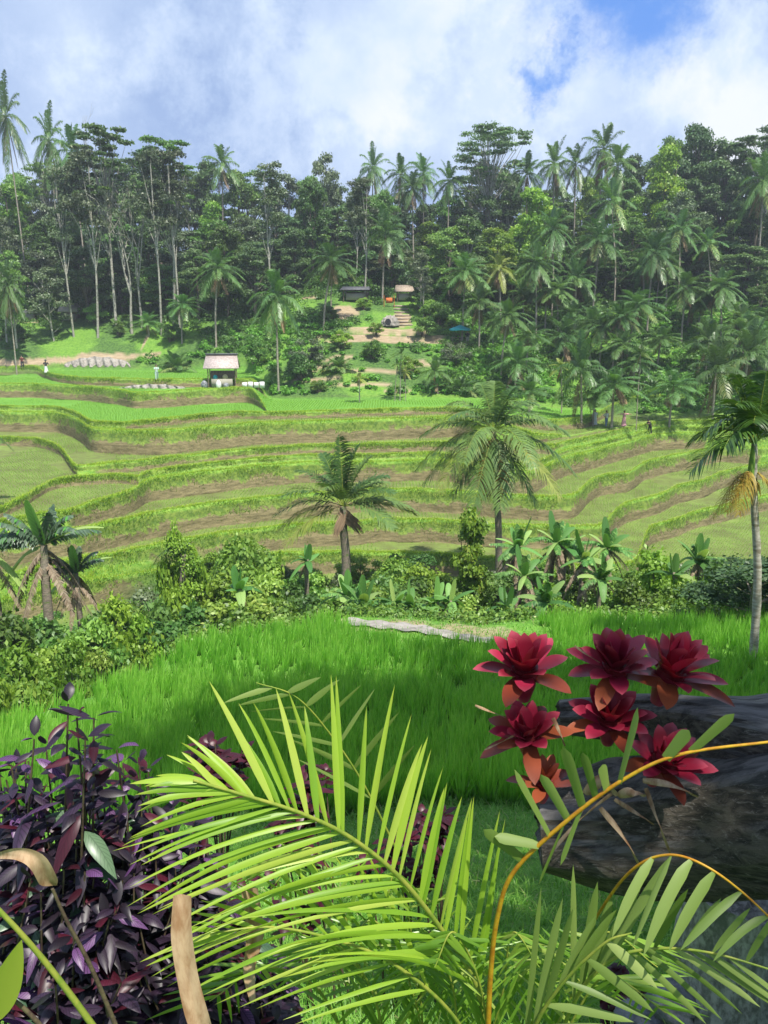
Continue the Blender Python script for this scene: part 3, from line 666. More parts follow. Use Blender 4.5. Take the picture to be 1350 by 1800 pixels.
mk_tree('dense', 'broadleaf_tree', 16, 4.2, 40, 13000, .21, M['dense'], M['bark_d'], .3, .25, hollow=.3, crad=.85)
mk_tree('dense2', 'broadleaf_tree', 15, 3.6, 34, 11000, .20, M['dense'], M['bark_d'], .25, .15, shape='column', hollow=.3, crad=.9)
mk_tree('mid', 'broadleaf_tree', 14, 3.8, 38, 12000, .20, M['mid'], M['bark_d'], .25, .22, hollow=.3, crad=.85)
mk_tree('mid2', 'broadleaf_tree', 13, 3.2, 32, 9000, .19, M['mid'], M['bark_p'], .2, .35, hollow=.3, crad=.85)
mk_tree('grey', 'broadleaf_tree', 15, 3.8, 24, 5500, .22, M['grey'], M['bark_p'], .2, .3, hollow=.2)
mk_tree('lime', 'feathery_tree', 14, 3.3, 26, 7500, .20, M['lime'], M['bark_d'], .2, .3, shape='column')
mk_tree('flat', 'umbrella_tree', 20, 5.2, 64, 9500, .17, M['dense'], M['bark_p'], .22, .6, shape='flat', hollow=.1)
mk_tree('flat2', 'umbrella_tree', 18, 4.4, 52, 7500, .17, M['mid'], M['bark_p'], .18, .6, shape='flat', hollow=.1)
mk_tree('tall', 'slender_tree', 22, 2.8, 24, 5200, .17, M['grey'], M['bark_p'], .17, .6, shape='column', hollow=.1, bend=.7)
mk_tree('tall2', 'slender_tree', 21, 3.4, 40, 6500, .17, M['mid'], M['bark_p'], .19, .6, shape='flat', hollow=.1, bend=.8)
# forked bare tree with white limbs
def mk_forked():
    rt = empty('forked_tree', (0, 0, 0)); PROTO['forked'] = rt; t = MB(); L = MB()
    def grow(p, d, l, r, lev):
        q = p + d * l; m = (p + q) / 2 + R.normal(0, .03, 3) * l
        tube(t, lerp_path([p, m, q], 5), np.linspace(r, r * .66, 5), 6, False)
        if lev >= 5:
            leafquads(L, q[None], np.array([[.9, .9, .3]]), 14, .2); return
        for s in range(2 if lev else 3):
            dd = nrm(d + R.normal(0, .24 if lev < 2 else .42, 3) + np.array([0, 0, .16]))
            grow(q, dd, l * R.uniform(.62, .86), r * .62, lev + 1)
    grow(np.array([0, 0, -.3]), np.array([.05, 0, 1.]), 5.2, .24, 0)
    t.build('trunk', M['bark_p'], rt); L.build('crown', M['grey'], rt, smooth=False)
mk_forked()
def mk_bare():
    rt = empty('bare_tree', (0, 0, 0)); PROTO['bare'] = rt; t = MB()
    def grow(p, d, l, r, lev):
        q = p + d * l; tube(t, np.stack([p, (p + q) / 2 + R.normal(0, .05, 3) * l, q]), np.array([r, r * .85, r * .7]), 5, False)
        if lev >= 6: return
        for s in range(2 if R.random() < .7 else 3):
            grow(q, nrm(d + R.normal(0, .4, 3)), l * R.uniform(.65, .88), max(r * .66, .018), lev + 1)
    grow(np.array([0, 0, -.3]), np.array([0, 0, 1.]), 4, .16, 0)
    t.build('trunk', M['bark_p'], rt)
mk_bare()

def frond(mb, rachis_mb, p0, az, elev, L, droop, nl, lw, ll, hang, rnd=None, rr=.03, curl=0.0, K=2, vshape=.35, start=.14, prof='leaflet'):
    """pinnate palm frond: curved rachis with two rows of leaflets"""
    t = np.linspace(0, 1, 12); d = np.array([cos(az) * cos(elev), sin(az) * cos(elev), sin(elev)])
    pts = p0 + d * (L * t)[:, None] + np.array([0, 0, -1.]) * (droop * L * t ** 2.2)[:, None]
    sidev = np.array([-sin(az), cos(az), 0]); pts = pts + sidev * (curl * L * t ** 2)[:, None]
    if rachis_mb is not None: tube(rachis_mb, pts, np.linspace(rr, rr * .2, 12), 4, False)
    s = np.linspace(start, .985, nl); s = np.clip(s + R.normal(0, .006, nl), 0, 1)
    b = np.stack([np.interp(s, t, pts[:, j]) for j in range(3)], -1); tg = nrm(np.stack([np.interp(s, t, np.gradient(pts[:, j])) for j in range(3)], -1))
    upv = nrm(np.cross(tg, np.cross(np.array([0, 0, 1.]) + tg * 0, tg)) + 1e-6)
    sd = nrm(np.cross(tg, upv)); lenp = ll * (np.sin(np.clip(s * .88 + .10, 0, 1) * pi) ** .6) * R.uniform(.88, 1.1, nl)
    for sg in (-1, 1):
        dd = nrm(sd * sg * .8 + tg * .55 + upv * vshape + R.normal(0, .07, (nl, 3)))
        strips(mb, b, dd, nrm(np.cross(dd, upv) * .7 + tg * .5), lenp, lw, hang * R.uniform(.7, 1.3, nl), K, prof=prof, rnd=rnd)
def mk_coco(key, H, nf, L, mat, seed_col=None, dead=3, lean=.8, tr=.14, nl=32, name='coconut_palm', elevs=(82, -32), hang=.42):
    rt = empty(name, (0, 0, 0)); PROTO[key] = rt; t = MB()
    az = R.random() * 6.28; top = np.array([cos(az) * lean, sin(az) * lean, H])
    if H > .6:
        path = lerp_path([[0, 0, -.6], [top[0] * .2, top[1] * .2, H * .4], top * [.75, .75, .8], top], 14)
        rad = np.linspace(tr, tr * .62, 14); rad[0] *= 1.35
        tube(t, path, rad, 8); t.build('trunk', M['bark_c'], rt)
    c = MB()
    for j in range(nf):
        u = j / (nf - 1); el = radians(elevs[0] + (elevs[1] - elevs[0]) * u ** .85 + R.normal(0, 5)); a = j * 2.399 + R.normal(0, .15)
        frond(c, c, top, a, el, L * R.uniform(.85, 1.08) * (.75 if u < .12 else 1), (.10 + .42 * cos(el) * R.uniform(.7, 1.1)), nl, .105, L * .25, hang + .3 * u, rr=.035, curl=R.normal(0, .06), rnd=np.clip(R.random() * .5 + .4 * u + R.random(nl) * .15, 0, .95))
    c.build('crown', mat, rt)
    if dead:
        c = MB()
        for j in range(dead): frond(c, c, top - [0, 0, .1], R.random() * 6.28, radians(R.uniform(-78, -45)), L * .75, .1, nl, .07, L * .16, .8, rr=.03)
        c.build('dead_fronds', M['dead'], rt)
    return rt
mk_coco('c1', 9, 26, 3.8, M['coco']); mk_coco('c2', 8, 28, 3.6, M['coco'], lean=.4, dead=5); mk_coco('c3', 10, 22, 3.6, M['coco'], lean=1.5, dead=2, tr=.12)
mk_coco('c4', 6, 24, 3.7, M['coco'], lean=.3, dead=3, elevs=(85, -15)); mk_coco('c5', 3, 24, 3.8, M['coco'], lean=.2, dead=2, elevs=(86, 0), tr=.16)
mk_coco('c6', 7, 18, 3.0, M['coco_y'], lean=.4, dead=9); mk_coco('c7', .3, 20, 3.2, M['coco'], dead=0, elevs=(86, 15), lean=0, name='low_palm')
mk_coco('sky1', 12, 24, 3.9, M['coco'], lean=.05, dead=4, hang=.5); mk_coco('sky2', 12, 20, 3.7, M['coco'], lean=1.0, dead=2, hang=.5)
mk_coco('slim', 8, 9, 1.8, M['mid'], lean=.3, dead=1, tr=.075, nl=16, name='betel_palm', elevs=(75, -10)); mk_coco('slimy', 5, 10, 1.9, M['coco_y'], lean=.3, dead=2, tr=.08, nl=16, name='betel_palm', elevs=(75, -15))

def mk_bush(key, name, r, h, n, leaf, mat, cl=14, hollow=.35):
    rt = empty(name, (0, 0, 0)); PROTO[key] = rt; t = MB()
    th = R.random(cl) * 6.28; rr = r * np.sqrt(R.random(cl)) * .85; zz = h * R.uniform(.18, .85, cl) * (1 - .45 * (rr / r) ** 2)
    cs = np.stack([np.cos(th) * rr, np.sin(th) * rr, zz], -1); s = r * R.uniform(.25, .42, cl); rs = np.stack([s, s, s * .8], -1)
    for c in cs: tube(t, lerp_path([[c[0] * .15, c[1] * .15, -.3], [c[0] * .5, c[1] * .5, c[2] * .5], c], 5), np.linspace(.05, .012, 5), 5, False)
    t.build('stems', M['bark_d'], rt); c = MB(); leafquads(c, cs, rs, n, leaf, hollow=hollow); c.build('leaves', mat, rt, smooth=False)
mk_bush('b1', 'shrub', 1.6, 2.8, 6500, .085, M['bush']); mk_bush('b2', 'shrub', 1.4, 2.2, 6500, .07, M['bush'], 18)
mk_bush('b3', 'shrub', 1.8, 3.2, 7000, .10, M['bush'], 12); mk_bush('b4', 'shrub', 1.5, 2.4, 5500, .08, M['mid'], 14); mk_bush('b5', 'shrub', 1.3, 2.2, 5200, .08, M['lime'], 12)
mk_bush('b6', 'shrub', 1.5, 2.4, 3500, .07, M['grey'], 14, .15)
mk_tree('young', 'young_tree', 5.0, 1.3, 22, 5200, .13, M['lime'], M['bark_d'], .07, .2, shape='column')
mk_tree('smalltree', 'small_tree', 4.2, 1.8, 22, 7000, .085, M['dense'], M['bark_m'], .1, .25, hollow=.3)

def banana_leaf(mb, p0, az, elev, L, W, droop, rnd=None, split=0.0):
    K = 9; d = np.array([[cos(az) * cos(elev), sin(az) * cos(elev), sin(elev)]])
    strips(mb, p0[None], d, np.array([[-sin(az), cos(az), .25 * R.normal()]]), L, W, droop, K, prof='banana', fold=.35, rnd=np.array([R.random() if rnd is None else rnd]))
def torn_leaf(mb, p0, az, elev, L, W, droop, mat_r=None):
    """old banana leaf torn into ribbons"""
    n = 34; t = np.linspace(.12, .98, n); d = np.array([cos(az) * cos(elev), sin(az) * cos(elev), sin(elev)])
    pts = p0 + d * (L * t)[:, None] + np.array([0, 0, -1.]) * (droop * L * t ** 2)[:, None]; tg = nrm(np.gradient(pts, axis=0)); sd = nrm(np.cross(tg, [0, 0, 1.]))
    tube(mb, np.concatenate([p0[None], pts]), np.linspace(.025, .006, n + 1), 4, False, rnd=.9)
    w = PROF['banana'](t) * W * .5
    for sg in (-1, 1):
        dd = sd * sg + tg * .35 + np.array([0, 0, -.25]) + R.normal(0, .12, (n, 3))
        strips(mb, pts, dd, tg, w * R.uniform(.75, 1.1, n), L / n * 1.25, R.uniform(.2, .7, n), 3, prof='strap')
def mk_banana(key, nf, L, W, H, mats, dry=4, torn=0, tr=.12, name='banana_plant', stems=1):
    rt = empty(name, (0, 0, 0)); PROTO[key] = rt; t = MB(); g = MB(); dr = MB(); tn = MB()
    for s in range(stems):
        b = np.array([R.normal(0, .5), R.normal(0, .4), 0]) * (stems > 1); hh = H * (R.uniform(.65, 1.05) if stems > 1 else 1); top = b + [R.normal(0, .1), R.normal(0, .1), hh]
        tube(t, lerp_path([b - [0, 0, 3.6 if H < 4 else .4], (b + top) / 2, top], 7), np.linspace(tr, tr * .6, 7), 8)
        for j in range(nf):
            u = j / max(1, nf - 1); el = radians(80 - 74 * u + R.normal(0, 6)); az = j * 2.4 + R.normal(0, .3)
            banana_leaf(g, top, az, el, L * R.uniform(.75, 1.15), W * R.uniform(.8, 1.1), .12 + .75 * u * R.uniform(.5, 1.3))
        for j in range(torn): torn_leaf(tn, top, R.random() * 6.28, radians(R.uniform(0, 85)), L * R.uniform(.8, 1.1), W * 1.1, R.uniform(.2, .6))
        for j in range(dry): torn_leaf(dr, top - [0, 0, .1 + .1 * j * R.random()], R.random() * 6.28, radians(R.uniform(-40, 10)), L * R.uniform(.5, .8), W * .8, R.uniform(.6, 1.1))
    t.build('stem', M['bark_m'], rt); g.build('leaves', mats[0], rt)
    if torn: tn.build('torn_leaves', mats[1], rt)
    if dry: dr.build('dry_leaves', M['ban_dry'], rt)
    return rt
mk_banana('ba1', 9, 1.5, .42, 1.1, (M['banana'], M['banana']), 3, torn=7); mk_banana('ba2', 7, 1.3, .38, .8, (M['banana'], M['banana_g']), 3, stems=2)
mk_banana('ba3', 7, 1.6, .40, 2.0, (M['banana'], M['banana']), 12, torn=9); mk_banana('ba4', 9, 1.1, .32, .6, (M['banana'], M['banana_g']), 1)
mk_banana('ba5', 3, 1.9, .46, 2.5, (M['banana'], M['banana_g']), 9, torn=13, tr=.16)

# ------------------------------------------------------------------ the forest
ORD = ['first', 'second', 'third', 'fourth', 'fifth', 'sixth', 'seventh', 'eighth', 'ninth', 'tenth', 'eleventh', 'twelfth', 'thirteenth', 'fourteenth', 'fifteenth', 'sixteenth', 'seventeenth', 'eighteenth', 'nineteenth', 'twentieth']
ORD += ['twenty-' + o for o in ORD[:9]] + ['thirtieth'] + ['thirty-' + o for o in ORD[:9]] + ['fortieth']
PLANTS = []      # (object, px, look, tier, group, category)
def zone(px):
    for lim, s in ((250, 'above the small thatched hut'), (480, 'behind the pink-roofed stall'), (620, 'left of the bare clearing'), (780, 'above the bare clearing'), (910, 'above the turquoise parasol'), (1130, 'above the people in white and pink'), (9999, 'up the slope at the right edge')):
        if px < lim: return s
def reg(o, px, look, tier, group, cat): PLANTS.append((o, px, look, tier, group, cat))
def tree_at(key, px, ytop, Y, H0, look, tier, cat='tree', group='broadleaf trees of the hillside forest', rmin=.5, wide=None):
    g = on_ground(px, Y); f = P(px, ytop, Y); h = max(f[2] - g[2], 3)
    s = h / H0; w = max(s, rmin) if wide is None else wide
    o = place(key, g, w, R.random() * 6.28, s); reg(o, px, look, tier, group, cat); return o
HH = {'dense': 16, 'dense2': 15.5, 'mid': 14, 'mid2': 13.3, 'grey': 15.3, 'lime': 14.6, 'flat': 20.3, 'flat2': 18.3, 'tall': 22.5, 'tall2': 21.3, 'forked': 18, 'bare': 15}
LOOK = {'dense': 'dark rounded broadleaf tree', 'dense2': 'dark columnar broadleaf tree', 'mid': 'mid-green rounded tree', 'mid2': 'mid-green tree with pale trunk', 'grey': 'grey-green thin-leaved tree', 'lime': 'yellow-green feathery tree',
        'flat': 'dark umbrella-crowned tree', 'flat2': 'lighter umbrella-crowned tree', 'tall': 'tall slender pale-trunked tree', 'tall2': 'tall pale-trunked tree with layered crown', 'forked': 'white forked tree with thin crown', 'bare': 'leafless pale-branched tree'}
SKY = np.array([(-60,235),(0,262),(50,272),(100,262),(180,264),(250,260),(300,262),(350,272),(400,290),(450,292),(500,296),(560,290),(600,285),(650,300),(700,312),(780,318),(850,262),(900,262),(950,320),(1000,306),(1050,290),(1100,268),(1150,246),(1200,222),(1250,246),(1300,262),(1350,238),(1420,240)])
def sky_y(px): return float(np.interp(px, SKY[:, 0], SKY[:, 1]))
rows = [ # tier, Y, step, offset below skyline, keys
 ('at the very back of the forest', 160, 50, 32, ['dense', 'dense2', 'mid', 'dense', 'dense2']),
 ('on the skyline', 148, 46, 14, ['dense', 'grey', 'dense2', 'mid', 'flat2', 'grey', 'dense', 'tall']),
 ('high in the forest', 136, 52, 62, ['dense', 'mid', 'dense2', 'lime', 'grey', 'dense', 'dense']),
 ('in the middle of the forest', 127, 56, 122, ['dense2', 'mid2', 'dense', 'grey', 'mid', 'dense']),
 ('low in the forest', 120.5, 62, 185, ['dense', 'dense2', 'mid', 'dense', 'mid2', 'grey']),
]
for ri, (tier, Y, step, off, keys) in enumerate(rows):
    px = -50 + ri * 17; j = ri
    while px < 1400:
        p = px + R.normal(0, 9); key = keys[j % len(keys)]
        if p > 780 and R.random() < .3: key = ['lime', 'mid', 'mid2'][j % 3]
        if ri == 1 and 180 < p < 340: key = ['flat', 'flat2'][j % 2]
        yt = sky_y(p) + off + R.uniform(-16, 26)
        if ri <= 1 and 560 < p < 800: yt += 10
        if not (ri == 4 and (500 < p < 760)): tree_at(key, p, yt, Y + R.uniform(-3, 3), HH[key], LOOK[key], tier, wide=R.uniform(.82, 1.15))
        px += step * R.uniform(.82, 1.15); j += 1
# trees that stand out
for key, px, yt, Y, w, tier in (
  ('flat', 855, 226, 138, 1.25, 'on the skyline'), ('dense', 1205, 216, 140, 1.15, 'on the skyline'), ('dense', 1262, 243, 136, 1.1, 'on the skyline'), ('flat', 1340, 228, 132, 1.1, 'on the skyline'),
  ('bare', 148, 182, 134, .7, 'on the skyline'), ('bare', 5, 190, 130, .95, 'on the skyline'), ('grey', 575, 262, 142, .8, 'on the skyline'),
  ('tall2', 205, 222, 113, 1.25, 'standing at the forest edge'), ('tall2', 305, 240, 113, 1.1, 'standing at the forest edge'), ('forked', 232, 330, 112, .95, 'standing at the forest edge'), ('forked', 250, 300, 113.5, .8, 'standing at the forest edge'),
  ('tall', 130, 290, 112, 1.0, 'standing at the forest edge'), ('tall', 172, 255, 111, 1.1, 'standing at the forest edge'), ('tall', 284, 258, 110, 1.0, 'standing at the forest edge'), ('tall', 316, 262, 111, 1.0, 'standing at the forest edge'),
  ('tall', 480, 285, 110.5, 1.0, 'standing at the forest edge'), ('tall', 12, 320, 110, .9, 'standing at the forest edge'), ('tall', 640, 310, 112, .8, 'standing at the forest edge'), ('tall', 625, 330, 122, .7, 'standing at the forest edge'),
  ('mid', 548, 322, 124, .75, 'standing out bright at mid height'), ('mid', 675, 335, 126, .7, 'standing out bright at mid height'), ('lime', 930, 330, 122, 1.1, 'standing out bright at mid height'), ('mid2', 820, 380, 116, 1.0, 'standing out bright at mid height'),
  ('mid', 790, 400, 114, .9, 'standing out bright at mid height'), ('lime', 1160, 258, 132, 1.1, 'standing out bright at mid height'), ('lime', 880, 410, 113, .8, 'standing out bright at mid height'), ('dense', 1320, 340, 122, .9, 'standing out bright at mid height'),
  ('grey', 738, 440, 108, .42, 'beside the clearing steps'), ('mid2', 30, 440, 108, .75, 'beside the thatched hut'), ('grey', 95, 465, 111, .7, 'beside the thatched hut'), ('mid', 400, 400, 113, .8, 'at the foot of the forest'), ('dense', 450, 430, 110, .75, 'at the foot of the forest'),
  ('dense2', 520, 400, 120, .8, 'at the foot of the forest'), ('dense', 350, 440, 113, .7, 'at the foot of the forest'), ('dense2', 690, 380, 121, .7, 'at the foot of the forest'), ('dense2', 640, 390, 123, .7, 'at the foot of the forest'),
  ('dense', 830, 450, 111, .7, 'at the foot of the forest'), ('dense', 1310, 430, 116, .9, 'at the foot of the forest'), ('dense2', 1220, 420, 117, .9, 'at the foot of the forest'), ('grey', 1185, 330, 121, .8, 'at the foot of the forest'),
  ('tall', 745, 470, 106, .35, 'beside the clearing steps'), ('mid', 1335, 500, 108, .6, 'beside the bright green slope')):
    tree_at(key, px, yt, Y, HH[key], LOOK[key], tier, wide=w)

CP = 'coconut palms on the far slope'
def palm_at(key, px, py, base, Y, H0, look, tier, s=None, cat='palm', group=CP):
    """py: crown heart in the photo; base None: stand on the ground at Y"""
    if base is not None:
        g = ground_hit(px, base, 60)
        if g is not None: Y = g[1]
    g = on_ground(px, Y); h = P(px, py, Y)[2] - g[2]; h = max(h, .3)
    w = s or 1.0
    o = place(key, g, w, R.random() * 6.28, h / H0 if H0 > 1 else w); o.rotation_euler.x = R.normal(0, .025); o.rotation_euler.y = R.normal(0, .025); reg(o, px, look, tier, group, cat); return o
CH = {'c1': 9, 'c2': 8, 'c3': 10, 'c4': 6, 'c5': 3, 'c6': 7, 'c7': .3, 'sky1': 12, 'sky2': 12, 'slim': 8, 'slimy': 5}
for key, px, py, base, Y, s, look, tier in (
  ('sky1', 52, 206, None, 126, .85, 'dark coconut palm towering over the trees', 'on the skyline'), ('sky1', 112, 246, None, 126, .8, 'dark coconut palm', 'on the skyline'), ('sky2', 155, 268, None, 124, .95, 'dark coconut palm', 'on the skyline'),
  ('sky2', 395, 292, None, 142, 1., 'dark coconut palm', 'on the skyline'), ('sky1', 652, 296, None, 140, .85, 'dark coconut palm', 'on the skyline'), ('sky2', 695, 305, None, 138, .95, 'dark coconut palm', 'on the skyline'), ('sky1', 745, 306, None, 138, .9, 'dark coconut palm', 'on the skyline'),
  ('sky2', 727, 330, None, 134, .95, 'dark coconut palm', 'on the skyline'), ('sky1', 785, 318, None, 136, .85, 'dark coconut palm', 'on the skyline'), ('sky2', 918, 302, None, 134, .95, 'dark coconut palm', 'on the skyline'),
  ('sky1', 970, 286, None, 136, 1., 'dark coconut palm', 'on the skyline'), ('sky2', 1005, 288, None, 136, 1., 'dark coconut palm', 'on the skyline'), ('sky1', 1042, 262, None, 136, 1.1, 'dark coconut palm', 'on the skyline'), ('sky2', 1088, 290, None, 130, 1.1, 'dark coconut palm', 'on the skyline'),
  ('c1', 380, 472, 612, 96, 1., 'full green coconut palm', 'at the forest edge'), ('c2', 320, 535, 604, 99, .85, 'full green coconut palm', 'at the forest edge'), ('c5', 262, 568, 592, 98, .75, 'short coconut palm', 'at the forest edge'), ('c7', 310, 645, 652, 95, 1.05, 'low spreading trunkless palm', 'at the back of the upper paddy'),
  ('c2', 490, 520, 692, 84, .92, 'large drooping coconut palm with white trunk', 'beside the roofed stall'), ('c1', 568, 458, 584, 102, 1.05, 'large symmetrical coconut palm', 'before the clearing'), ('slim', 582, 480, 545, 106, 1.2, 'thin palm half hidden by its neighbour', 'before the clearing'),
  ('c4', 672, 412, 530, 110, 1.05, 'flat-topped coconut palm', 'above the clearing'), ('c1', 812, 478, 602, 100, 1.0, 'broad green coconut palm', 'by the turquoise parasol'), ('c4', 842, 532, 618, 98, .85, 'smaller coconut palm', 'by the turquoise parasol'), ('c6', 880, 470, 575, 104, .9, 'yellow palm with a skirt of dead fronds', 'by the turquoise parasol'), ('c2', 866, 560, 612, 98, .6, 'slim coconut palm', 'by the turquoise parasol'),
  ('c1', 970, 402, None, 116, .95, 'green coconut palm', 'high on the right slope'), ('c1', 1040, 422, 562, 108, 1.15, 'broad coconut palm with hanging fronds', 'high on the right slope'), ('c2', 942, 462, 592, 102, 1., 'green coconut palm', 'high on the right slope'), ('c3', 1080, 352, None, 118, 1.05, 'green coconut palm', 'high on the right slope'),
  ('c4', 1010, 492, 585, 102, .9, 'green coconut palm', 'high on the right slope'), ('c2', 1137, 445, None, 108, 1., 'green coconut palm', 'high on the right slope'), ('c1', 1100, 535, 642, 98, 1.1, 'broad coconut palm with drooping crown', 'halfway up the right slope'), ('c3', 1248, 425, 546, 108, .85, 'slender palm on a curved bare trunk', 'halfway up the right slope'),
  ('c2', 1197, 505, None, 104, .95, 'green coconut palm', 'halfway up the right slope'), ('c4', 1155, 595, 650, 96, .9, 'green coconut palm', 'halfway up the right slope'), ('c5', 1240, 605, 660, 92, 1., 'green coconut palm', 'halfway up the right slope'), ('c5', 992, 592, 640, 94, 1., 'green coconut palm', 'halfway up the right slope'),
  ('c4', 925, 590, 650, 92, .9, 'green coconut palm', 'halfway up the right slope'), ('c4', 1075, 675, 752, 84, 1., 'green coconut palm', 'behind the people on the terrace'), ('slimy', 987, 645, 727, 86, .9, 'thin palm with orange crownshaft', 'behind the people on the terrace'), ('c5', 1022, 655, 742, 86, .8, 'green coconut palm', 'behind the people on the terrace'),
  ('slim', 1118, 622, 757, 82, .75, 'very thin tall palm', 'behind the people on the terrace'), ('c4', 1176, 680, 752, 84, .95, 'green coconut palm', 'behind the people on the terrace'), ('c5', 1252, 655, 735, 84, 1.05, 'green coconut palm', 'behind the people on the terrace'), ('c5', 1305, 625, 700, 88, 1.05, 'green coconut palm', 'behind the people on the terrace'),
  ('c4', 1042, 690, 750, 85, .7, 'green coconut palm', 'behind the people on the terrace'), ('c5', 905, 640, 690, 89, .9, 'green coconut palm', 'behind the people on the terrace'), ('c5', 930, 690, 725, 86, .75, 'green coconut palm', 'behind the people on the terrace'), ('c4', 1330, 560, 610, 96, .9, 'green coconut palm', 'halfway up the right slope'),
  ('slimy', 632, 665, 708, 84, .85, 'small yellowing palm', 'behind the top paddy'), ('slim', 703, 622, 705, 85, .7, 'thin straight palm', 'behind the top paddy'), ('slim', 694, 640, 705, 85.5, .6, 'thin straight palm', 'behind the top paddy'), ('slimy', 713, 655, 705, 85, .5, 'thin yellow-green palm', 'behind the top paddy'),
  ('c7', 595, 640, 652, 92, .8, 'low spreading trunkless palm', 'behind the top paddy'), ('c7', 808, 668, 690, 88, .8, 'low spreading trunkless palm', 'behind the top paddy'), ('c5', 765, 655, 690, 88, .6, 'short green palm', 'behind the top paddy'), ('c7', 590, 600, 612, 99, .5, 'low spreading trunkless palm', 'behind the top paddy'),
  ('c2', 30, 500, None, 104, .7, 'green coconut palm', 'beside the thatched hut'), ('c1', 1330, 320, None, 118, 1.1, 'green coconut palm', 'high on the right slope'), ('c3', 1190, 400, None, 112, 1.0, 'grey-green coconut palm', 'high on the right slope'), ('c7', 470, 600, 615, 95, .7, 'low dark trunkless palm', 'at the forest edge')):
    palm_at(key, px, py, base, Y, CH[key], look, tier, s)
# extra palms filling the right slope
for i in range(22):
    px = 880 + (i * 173 % 480); Y = 92 + (i * 7.3 % 26); key = ['c1', 'c2', 'c4', 'c5', 'c4'][i % 5]
    g = on_ground(px, Y); h = {'c1': 7.5, 'c2': 6.5, 'c4': 5, 'c5': 3.2}[key] * R.uniform(.8, 1.1)
    o = place(key, g, R.uniform(.8, 1.), R.random() * 6.28, h / CH[key])
    reg(o, px, 'green coconut palm', 'halfway up the right slope' if Y < 104 else 'high on the right slope', CP, 'palm')

for key, px, py, Y0, sc, look in (('b1', 735, 545, 96, 1.1, 'round dark shrub'), ('b2', 752, 560, 96, 1.2, 'round dark shrub'), ('b1', 770, 575, 96, 1.3, 'round dark shrub'), ('b2', 640, 545, 96, .8, 'low shrub'), ('b4', 575, 565, 94, 1., 'low shrub'), ('b4', 745, 590, 92, 1.2, 'low shrub'),
   ('b2', 660, 590, 92, .8, 'low shrub'), ('b5', 600, 612, 90, 1., 'yellow-green shrub'), ('b4', 530, 670, 86, 1.5, 'greyish bushy shrub'), ('b6', 540, 640, 88, 1.5, 'greyish bushy shrub'), ('b1', 655, 630, 88, .9, 'low shrub'), ('b5', 720, 660, 87, 1., 'yellow-green shrub'), ('b2', 560, 690, 84.5, .7, 'low shrub'), ('b6', 800, 640, 88, 1.3, 'greyish bushy shrub'),
   ('b1', 450, 640, 88, 1.4, 'round dark shrub'), ('b4', 300, 600, 95, 1.2, 'low shrub'), ('b2', 210, 590, 95, 1., 'low shrub'), ('b4', 30, 600, 95, 1.1, 'low shrub'), ('b1', 170, 570, 98, 1.2, 'round dark shrub'), ('b2', 95, 585, 98, .9, 'low shrub')):
    g = ground_hit(px, py, Y0 if False else 84)
    if g is None: continue
    o = place(key, g, sc, R.random() * 6.28); reg(o, px, look, 'on the open slope', 'shrubs on the far slope', 'shrub')
# undergrowth over the wild slope
def build_under():
    for nm, mat, n, cond in (('undergrowth', M['under'], 2600, lambda x, y, k: np.ones(len(x), bool)), ('low_green_cover', M['under_b'], 3000, lambda x, y, k: ((px_of_k(k, 105.) > 1100) & (y < 120)) | ((px_of_k(k, 100.) < 960) & (y < 108)))):
        y = R.uniform(84, 134, n * 3); k = R.uniform(-.56, .56, n * 3); x = k * W_(y); ys = np.interp(k, KG, Ysk)
        ok = (y > ys + 2.5) & cond(x, y, k)
        pts = np.stack([x, y, ground_z(x, y)], -1)
        qx, qy = proj(pts)
        if nm == 'undergrowth': ok &= ((((qx - 620) / 165) ** 2 + ((qy - 655) / 48) ** 2) > 1) | (R.random(len(qx)) < .12)
        if nm != 'undergrowth': ok &= ((((qx - 620) / 165) ** 2 + ((qy - 655) / 48) ** 2) > 1) | (R.random(len(qx)) < .2)
        if nm == 'undergrowth': ok &= ~((qx > 1140) & (qy > 545) & (qy < 610)) | (R.random(len(qx)) < .2)
        for (a, b, ra, rb) in ((610, 545, 55, 22), (700, 580, 90, 22), (690, 600, 150, 9), (120, 630, 130, 18), (720, 545, 55, 30), (125, 560, 30, 14), (255, 600, 14, 24), (200, 600, 160, 36)):
            ok &= (((qx - a) / ra) ** 2 + ((qy - b) / rb) ** 2 > 1)
        pts = pts[ok][:n]; m = len(pts); s = R.uniform(.5, 1.3, m) * (1 if nm == 'undergrowth' else .55)
        mb = MB(); c = pts + np.stack([0 * s, 0 * s, s * .3], -1)
        leafquads(mb, c, np.stack([s, s, s * .65], -1), m * 75, .16, hollow=.5)
        tag(mb.build(nm, mat, smooth=False), 'tangled %s covering the far slope' % ('dark undergrowth' if nm == 'undergrowth' else 'bright low plants'), 'undergrowth', kind='stuff')
build_under()
def understory():
    n = 900; y = R.uniform(119, 168, n); k = R.uniform(-.56, .56, n); x = k * W_(y); s = R.uniform(1.2, 3.2, n) * (.6 + (y - 119) / 60); c = np.stack([x, y, ground_z(x, y) + s * .7], -1)
    mb = MB(); leafquads(mb, c, np.stack([s, s, s * .9], -1), n * 130, .26, hollow=.4)
    tag(mb.build('forest_understory', M['under'], smooth=False), 'dark understory filling the gaps between the forest trunks', 'undergrowth', kind='stuff')
understory()
